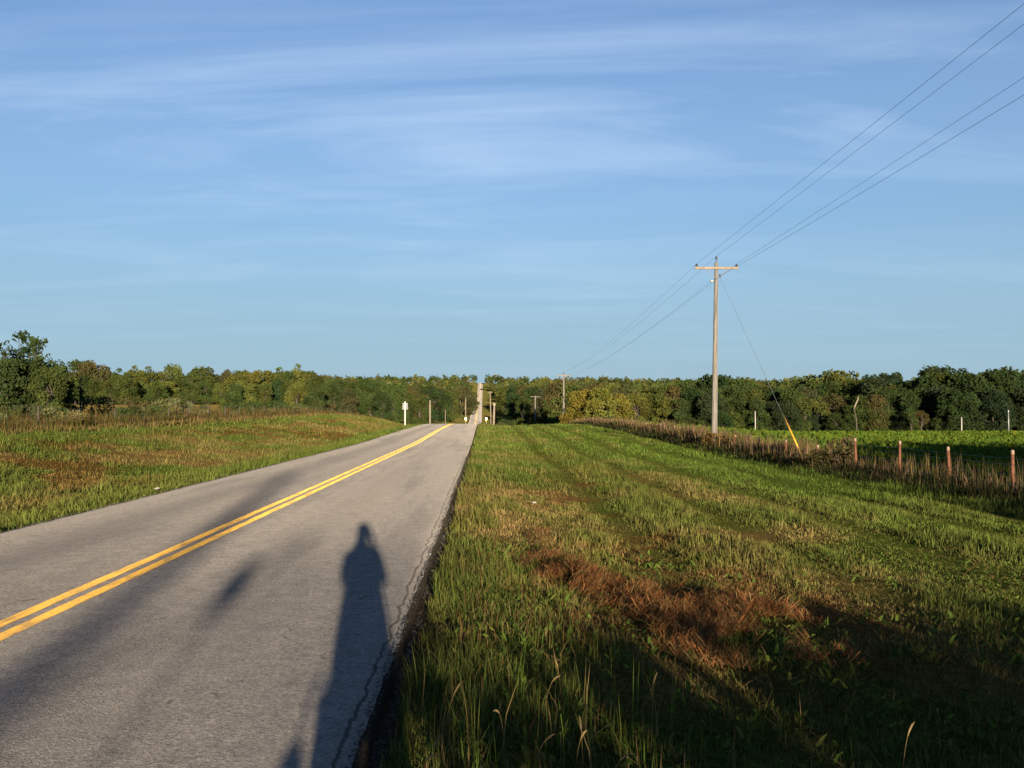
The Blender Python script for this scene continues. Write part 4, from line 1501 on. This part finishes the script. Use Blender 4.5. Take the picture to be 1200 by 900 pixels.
def skin_mesh(name, verts, edges, radii, mat, sub=2, root=0):
    me = bpy.data.meshes.new(name)
    me.from_pydata([tuple(v) for v in verts], edges, [])
    o = bpy.data.objects.new(name, me)
    COL.objects.link(o)
    o.modifiers.new('skin', 'SKIN').use_smooth_shade = True
    sm = o.modifiers.new('sub', 'SUBSURF')
    sm.levels = sub
    sm.render_levels = sub
    for i, r in enumerate(radii):
        sv = me.skin_vertices[0].data[i]
        sv.radius = r if isinstance(r, tuple) else (r, r)
        sv.use_root = (i == root)
    dg = bpy.context.evaluated_depsgraph_get()
    dg.update()
    res = bpy.data.meshes.new_from_object(o.evaluated_get(dg))
    bpy.data.objects.remove(o)
    res.name = name
    if len(res.polygons):
        res.polygons.foreach_set('use_smooth', [True] * len(res.polygons))
    res.materials.clear()
    res.materials.append(mat)
    return res


def ellipsoid(name, c, r, mat, parent, rot=None, sub=3, fn=None):
    bm = bmesh.new()
    bmesh.ops.create_icosphere(bm, subdivisions=sub, radius=1)
    for v in bm.verts:
        p = Vector((v.co.x * r[0], v.co.y * r[1], v.co.z * r[2]))
        if fn:
            p = fn(p)
        if rot:
            p = rot @ p
        v.co = p + Vector(c)
    me = bpy.data.meshes.new(name)
    bm.to_mesh(me)
    bm.free()
    me.polygons.foreach_set('use_smooth', [True] * len(me.polygons))
    me.materials.append(mat)
    return link(name, me, parent)


# the photographer: stands at the edge of the road holding a camera up to the face
pgx, pgy = 0.02, -0.24
pgz = gz(pgx, pgy)
H0 = EYE - pgz                                   # lens height above the soil
person = thing('person', (pgx, pgy, pgz), 'person in navy jacket and khaki trousers holding a camera up to the face', 'person')
hd = H0 - .01
V_ = [(0, 0, .94), (0, .005, 1.10), (0, -.005, 1.28), (0, -.01, hd - .22), (0, .0, hd - .15), (0, .01, hd - .06),
      (-.10, 0, .88), (-.135, .015, .50), (-.16, -.01, .10), (-.17, .10, .045), (-.175, .17, .035),
      (.10, 0, .88), (.14, .02, .50), (.165, -.01, .10), (.175, .10, .045), (.18, .17, .035),
      (-.135, -.01, hd - .26), (-.165, .10, hd - .48), (-.10, .18, hd - .13), (-.085, .185, hd - .05),
      (.135, -.01, hd - .26), (.165, .10, hd - .48), (.10, .18, hd - .13), (.085, .185, hd - .05)]
E_ = [(0, 1), (1, 2), (2, 3), (3, 4), (4, 5), (0, 6), (6, 7), (7, 8), (8, 9), (9, 10), (0, 11), (11, 12), (12, 13), (13, 14), (14, 15),
      (3, 16), (16, 17), (17, 18), (18, 19), (3, 20), (20, 21), (21, 22), (22, 23)]
R_ = [(.15, .12), (.14, .11), (.15, .12), (.09, .085), .058, .06, (.095, .10), .066, .042, .042, .03, (.095, .10), .066, .042, .042, .03,
      .075, .05, .032, .026, .075, .05, .032, .026]
body = link('body', skin_mesh('body', V_, E_, R_, M_SKIN), person)


def clothes(name, verts, edges, radii, mat):
    return link(name, skin_mesh(name, verts, edges, radii, mat), person)


clothes('jacket', [(0, 0, .80), (0, .005, 1.00), (0, -.005, 1.24), (0, -.01, hd - .24), (-.16, -.01, hd - .27), (-.185, .10, hd - .50), (-.12, .16, hd - .18), (.16, -.01, hd - .27), (.185, .10, hd - .50), (.12, .16, hd - .18)],
        [(0, 1), (1, 2), (2, 3), (3, 4), (4, 5), (5, 6), (3, 7), (7, 8), (8, 9)], [(.25, .18), (.225, .16), (.215, .155), (.12, .10), .09, .07, .048, .08, .062, .048], M_JACKET)
for s_ in (-1, 1):
    clothes('trouser_leg', [(s_ * .105, 0, .92), (s_ * .135, .01, .68), (s_ * .152, .015, .46), (s_ * .166, 0, .09)], [(0, 1), (1, 2), (2, 3)], [(.15, .15), .13, .105, .085], M_TROUSER)
    ellipsoid('shoe', (s_ * .175, .075, .045), (.055, .145, .05), M_SHOE, person, fn=lambda p: Vector((p.x, p.y, max(p.z, -.04) * (1 - 1.2 * max(p.y, 0)))))


def skull(p):
    k = 1.0 - .22 * max(0.0, -p.z / .125) * (1 if p.y > -.05 else .6)
    q = Vector((p.x * k, p.y, p.z))
    if q.y > .06 and abs(q.x) < .02 and -.05 < q.z < .02:
        q.y += .018
    return q


head = ellipsoid('head', (0, .035, hd - .005), (.078, .100, .122), M_SKIN, person, fn=skull)
ellipsoid('hair', (0, .012, hd + .025), (.102, .112, .120), M_HAIR, head, fn=lambda p: Vector((p.x, min(p.y, .072 + .3 * max(p.z, 0)), max(p.z, -.075 if p.y < 0 else .015))))
for s_ in (-1, 1):
    ellipsoid('ear', (s_ * .080, .03, hd - .015), (.012, .022, .034), M_SKIN, head)
    ellipsoid('eye', (s_ * .031, .126, hd + .005), (.013, .010, .009), M_DARK, head, sub=2)
ellipsoid('nose', (0, .140, hd - .03), (.014, .018, .026), M_SKIN, head, sub=2)
ellipsoid('mouth', (0, .126, hd - .072), (.024, .007, .008), simple_mat('lips', (.35, .14, .11), (.42, .19, .15)), head, sub=2)
for s_ in (-1, 1):
    palm = ellipsoid('hand', (s_ * .083, .188, hd - .055), (.020, .030, .045), M_SKIN, person, Matrix.Rotation(s_ * .35, 3, 'Y'))
    for f_, (lz, ln_) in enumerate(((.030, .085), (.012, .092), (-.006, .088), (-.024, .070))):
        p0 = Vector((s_ * .086, .200, hd - .045 + lz))
        MB().tube([p0, p0 + Vector((-s_ * .012, .020, .006)), p0 + Vector((-s_ * ln_ * .42, .026, .004)), p0 + Vector((-s_ * ln_ * .62, .020, 0))], [.0095, .009, .008, .006], 8).build('finger', M_SKIN, palm, True)
    p0 = Vector((s_ * .083, .172, hd - .080))
    MB().tube([p0, p0 + Vector((-s_ * .022, -.006, -.004)), p0 + Vector((-s_ * .046, -.004, .010))], [.011, .010, .007], 8).build('thumb', M_SKIN, palm, True)
# the camera held in the hands, its lens just behind the picture's own viewpoint
cmh = thing('hand_camera', (0, -.030, EYE - .005), 'compact dark camera held up in front of the face', 'camera')
MB().box((0, -.030, 0), (.112, .036, .066)).build('camera_body', M_DARK, cmh, bevel=.004)
MB().tube([(0, -.012, 0), (0, .006, 0), (0, .014, 0)], [.026, .026, .022], 20).build('lens', M_STEEL, cmh, True)
MB().tube([(.036, -.03, .033), (.036, -.03, .040)], .007, 12).build('shutter_button', M_STEEL, cmh)

# the loaded bicycle standing behind on the left of the photographer
bx_, by_ = -.01, -1.35
bz_ = float(road_surf(np.array([bx_]), np.array([by_]))[0]) if bx_ < RR else gz(bx_, by_)
bike = thing('bicycle', (bx_, by_, bz_ + .0), 'touring bicycle with grey bags standing on its kickstand beside the road', 'bicycle')
R_w = .335


def ring(c, R, r, mat, name, parent, n=40, m=8):
    mb = MB()
    for i in range(n):
        a_ = 2 * math.pi * i / n
        for j in range(m):
            b_ = 2 * math.pi * j / m
            mb.v.append(Vector((c[0] + r * math.sin(b_), c[1] + (R + r * math.cos(b_)) * math.cos(a_), c[2] + (R + r * math.cos(b_)) * math.sin(a_))))
    for i in range(n):
        for j in range(m):
            mb.f.append((i * m + j, ((i + 1) % n) * m + j, ((i + 1) % n) * m + (j + 1) % m, i * m + (j + 1) % m))
    return mb.build(name, mat, parent, True)


for wy in (-.52, .52):
    wh = MB().tube([(-.04, wy, R_w), (.04, wy, R_w)], .022, 10)
    for k in range(24):
        a_ = 2 * math.pi * k / 24
        wh.tube([((-.02 if k % 2 else .02), wy, R_w), (0, wy + .30 * math.cos(a_), R_w + .30 * math.sin(a_))], .0014, 4, False)
    wh = wh.build('wheel', M_STEEL, bike)
    ring((0, wy, R_w), .305, .010, M_STEEL, 'rim', wh)
    ring((0, wy, R_w), .325, .017, M_TYRE, 'tyre', wh)
fr = MB()
BB, ST, HT, HB = (0, -.05, .29), (0, -.19, .80), (0, .36, .84), (0, .40, .70)
for a_, b_, r_ in ((BB, ST, .015), (ST, HT, .014), (BB, HB, .017), (HT, HB, .018), ((.03, -.52, R_w), BB, .009), ((-.03, -.52, R_w), BB, .009), ((.03, -.52, R_w), (0, -.185, .78), .008), ((-.03, -.52, R_w), (0, -.185, .78), .008), (HB, (.045, .52, R_w), .011), (HB, (-.045, .52, R_w), .011)):
    fr.tube([a_, b_], r_, 8)
fr.build('frame', M_FRAME, bike, True)
MB().tube([ST, (0, -.22, .92)], .013, 8).build('seat_post', M_STEEL, bike, True)
ellipsoid('saddle', (0, -.20, .975), (.085, .13, .06), M_SHOE, bike, fn=lambda p: Vector((p.x * (1 - 2.6 * max(p.y, 0) if p.y > 0 else 1), p.y, p.z)))
MB().tube([(-.19, .24, .90), (-.19, .38, .97), (0, .37, .98), (.19, .38, .97), (.19, .24, .90)], .012, 8).tube([(0, .35, .85), (0, .37, .98)], .014, 8).build('handlebar', M_STEEL, bike, True)
ck_ = MB().tube([(-.09, -.05, .29), (.09, -.05, .29)], .012, 8).tube([(.08, -.05, .29), (.09, .07, .17)], .009, 6).tube([(-.08, -.05, .29), (-.09, -.17, .41)], .009, 6)
ck_.box((.13, .07, .17), (.08, .09, .02)).box((-.13, -.17, .41), (.08, .09, .02)).build('crank', M_STEEL, bike)
MB().tube([(-.02, -.12, .28), (-.18, -.16, .01)], .009, 6).build('kickstand', M_STEEL, bike)
rk = MB().tube([(.06, -.25, .72), (.06, -.72, .72)], .006, 6).tube([(-.06, -.25, .72), (-.06, -.72, .72)], .006, 6).tube([(.06, -.6, .72), (.04, -.52, R_w)], .006, 6).tube([(-.06, -.6, .72), (-.04, -.52, R_w)], .006, 6)
rk.build('rack', M_STEEL, bike)
for s_ in (-1, 1):
    MB().box((s_ * .135, -.50, .58), (.13, .32, .41)).build('pannier', M_BAG, bike, bevel=.03)
MB().box((-.13, -.50, .865), (.11, .34, .15)).build('rolled_bag', M_BAG, bike, bevel=.04)

# brush and trees behind the viewer on the right, and a pole and a small sign behind on the left side of the sun's path
BW = 'behind the photographer'
for k in range(20):
    x = 2.05 + k * .36 + .012 * k * k
    y = -7.4 - .10 * k + random.uniform(-.5, .5)
    H = float(np.interp(x, [0, 1.6, 2.2, 4, 8.8, 13], [2.0, 2.08, 2.2, 2.32, 2.48, 2.55])) * 1.12 * random.uniform(.92, 1.08)
    add_tree(SHRUB[k % 3], x, y, H, 'mid green', 'green bush in the hedge row behind the photographer, ' + ORD[k] + ' from the road', 'hedge bushes behind the photographer', name='shrub', cat='shrub', parts=('stem', 'foliage'), unit=1.9, wide=.85)
for k in range(15):
    x = 28.5 + 4.1 * k
    y = -34 + random.uniform(-3, 3)
    add_tree((BROAD + TALL)[k % 7], x, y, 10.3 + random.uniform(-.6, .4) + .03 * k, 'mid green', 'leafy tree in the far row behind the photographer, ' + ORD[k] + ' from the road', 'trees behind the photographer', wide=1.1)
for k in range(6):
    add_tree(BROAD[k % 4], 22.8 + 3.2 * k, -18 - .7 * k, 7.7 + .1 * k, 'mid green', 'leafy tree in the near row behind the photographer, ' + ORD[k] + ' from the road', 'trees behind the photographer', wide=1.05)
for k in range(5):
    add_tree(SHRUB[k % 3], 15.2 + 1.2 * k, -9 - 1.5 * k, 4.4 + .5 * k, 'mid green', 'taller bush in the fence row behind the photographer, ' + ORD[k] + ' from the road', 'fence row bushes behind the photographer', name='shrub', cat='shrub', parts=('stem', 'foliage'), unit=1.9)
# pole far behind on the left verge side
qx, qy = 3.9, -52.0
zb_ = gz(qx, qy)
bp_ = thing('wooden_pole', (qx, qy, zb_), 'bare wooden pole standing beside the road behind the photographer', 'pole')
tube_obj('pole', [(0, 0, -.4), (0, 0, 4.5), (.05, 0, 9.4)], [.23, .20, .15], M_WOOD, bp_, 12)
# small sign on a thin post
qx, qy = .62, -16.0
zb_ = gz(qx, qy)
sp_ = thing('small_sign', (qx, qy, zb_), 'small upright metal sign on a thin post behind the photographer', 'sign')
MB().box((0, 0, 1.3), (.03, .03, 3.4)).build('post', M_STEEL, sp_)
MB().box((0, .025, 3.14), (.20, .012, .32)).build('panel', M_SIGNBACK, sp_, bevel=.002)
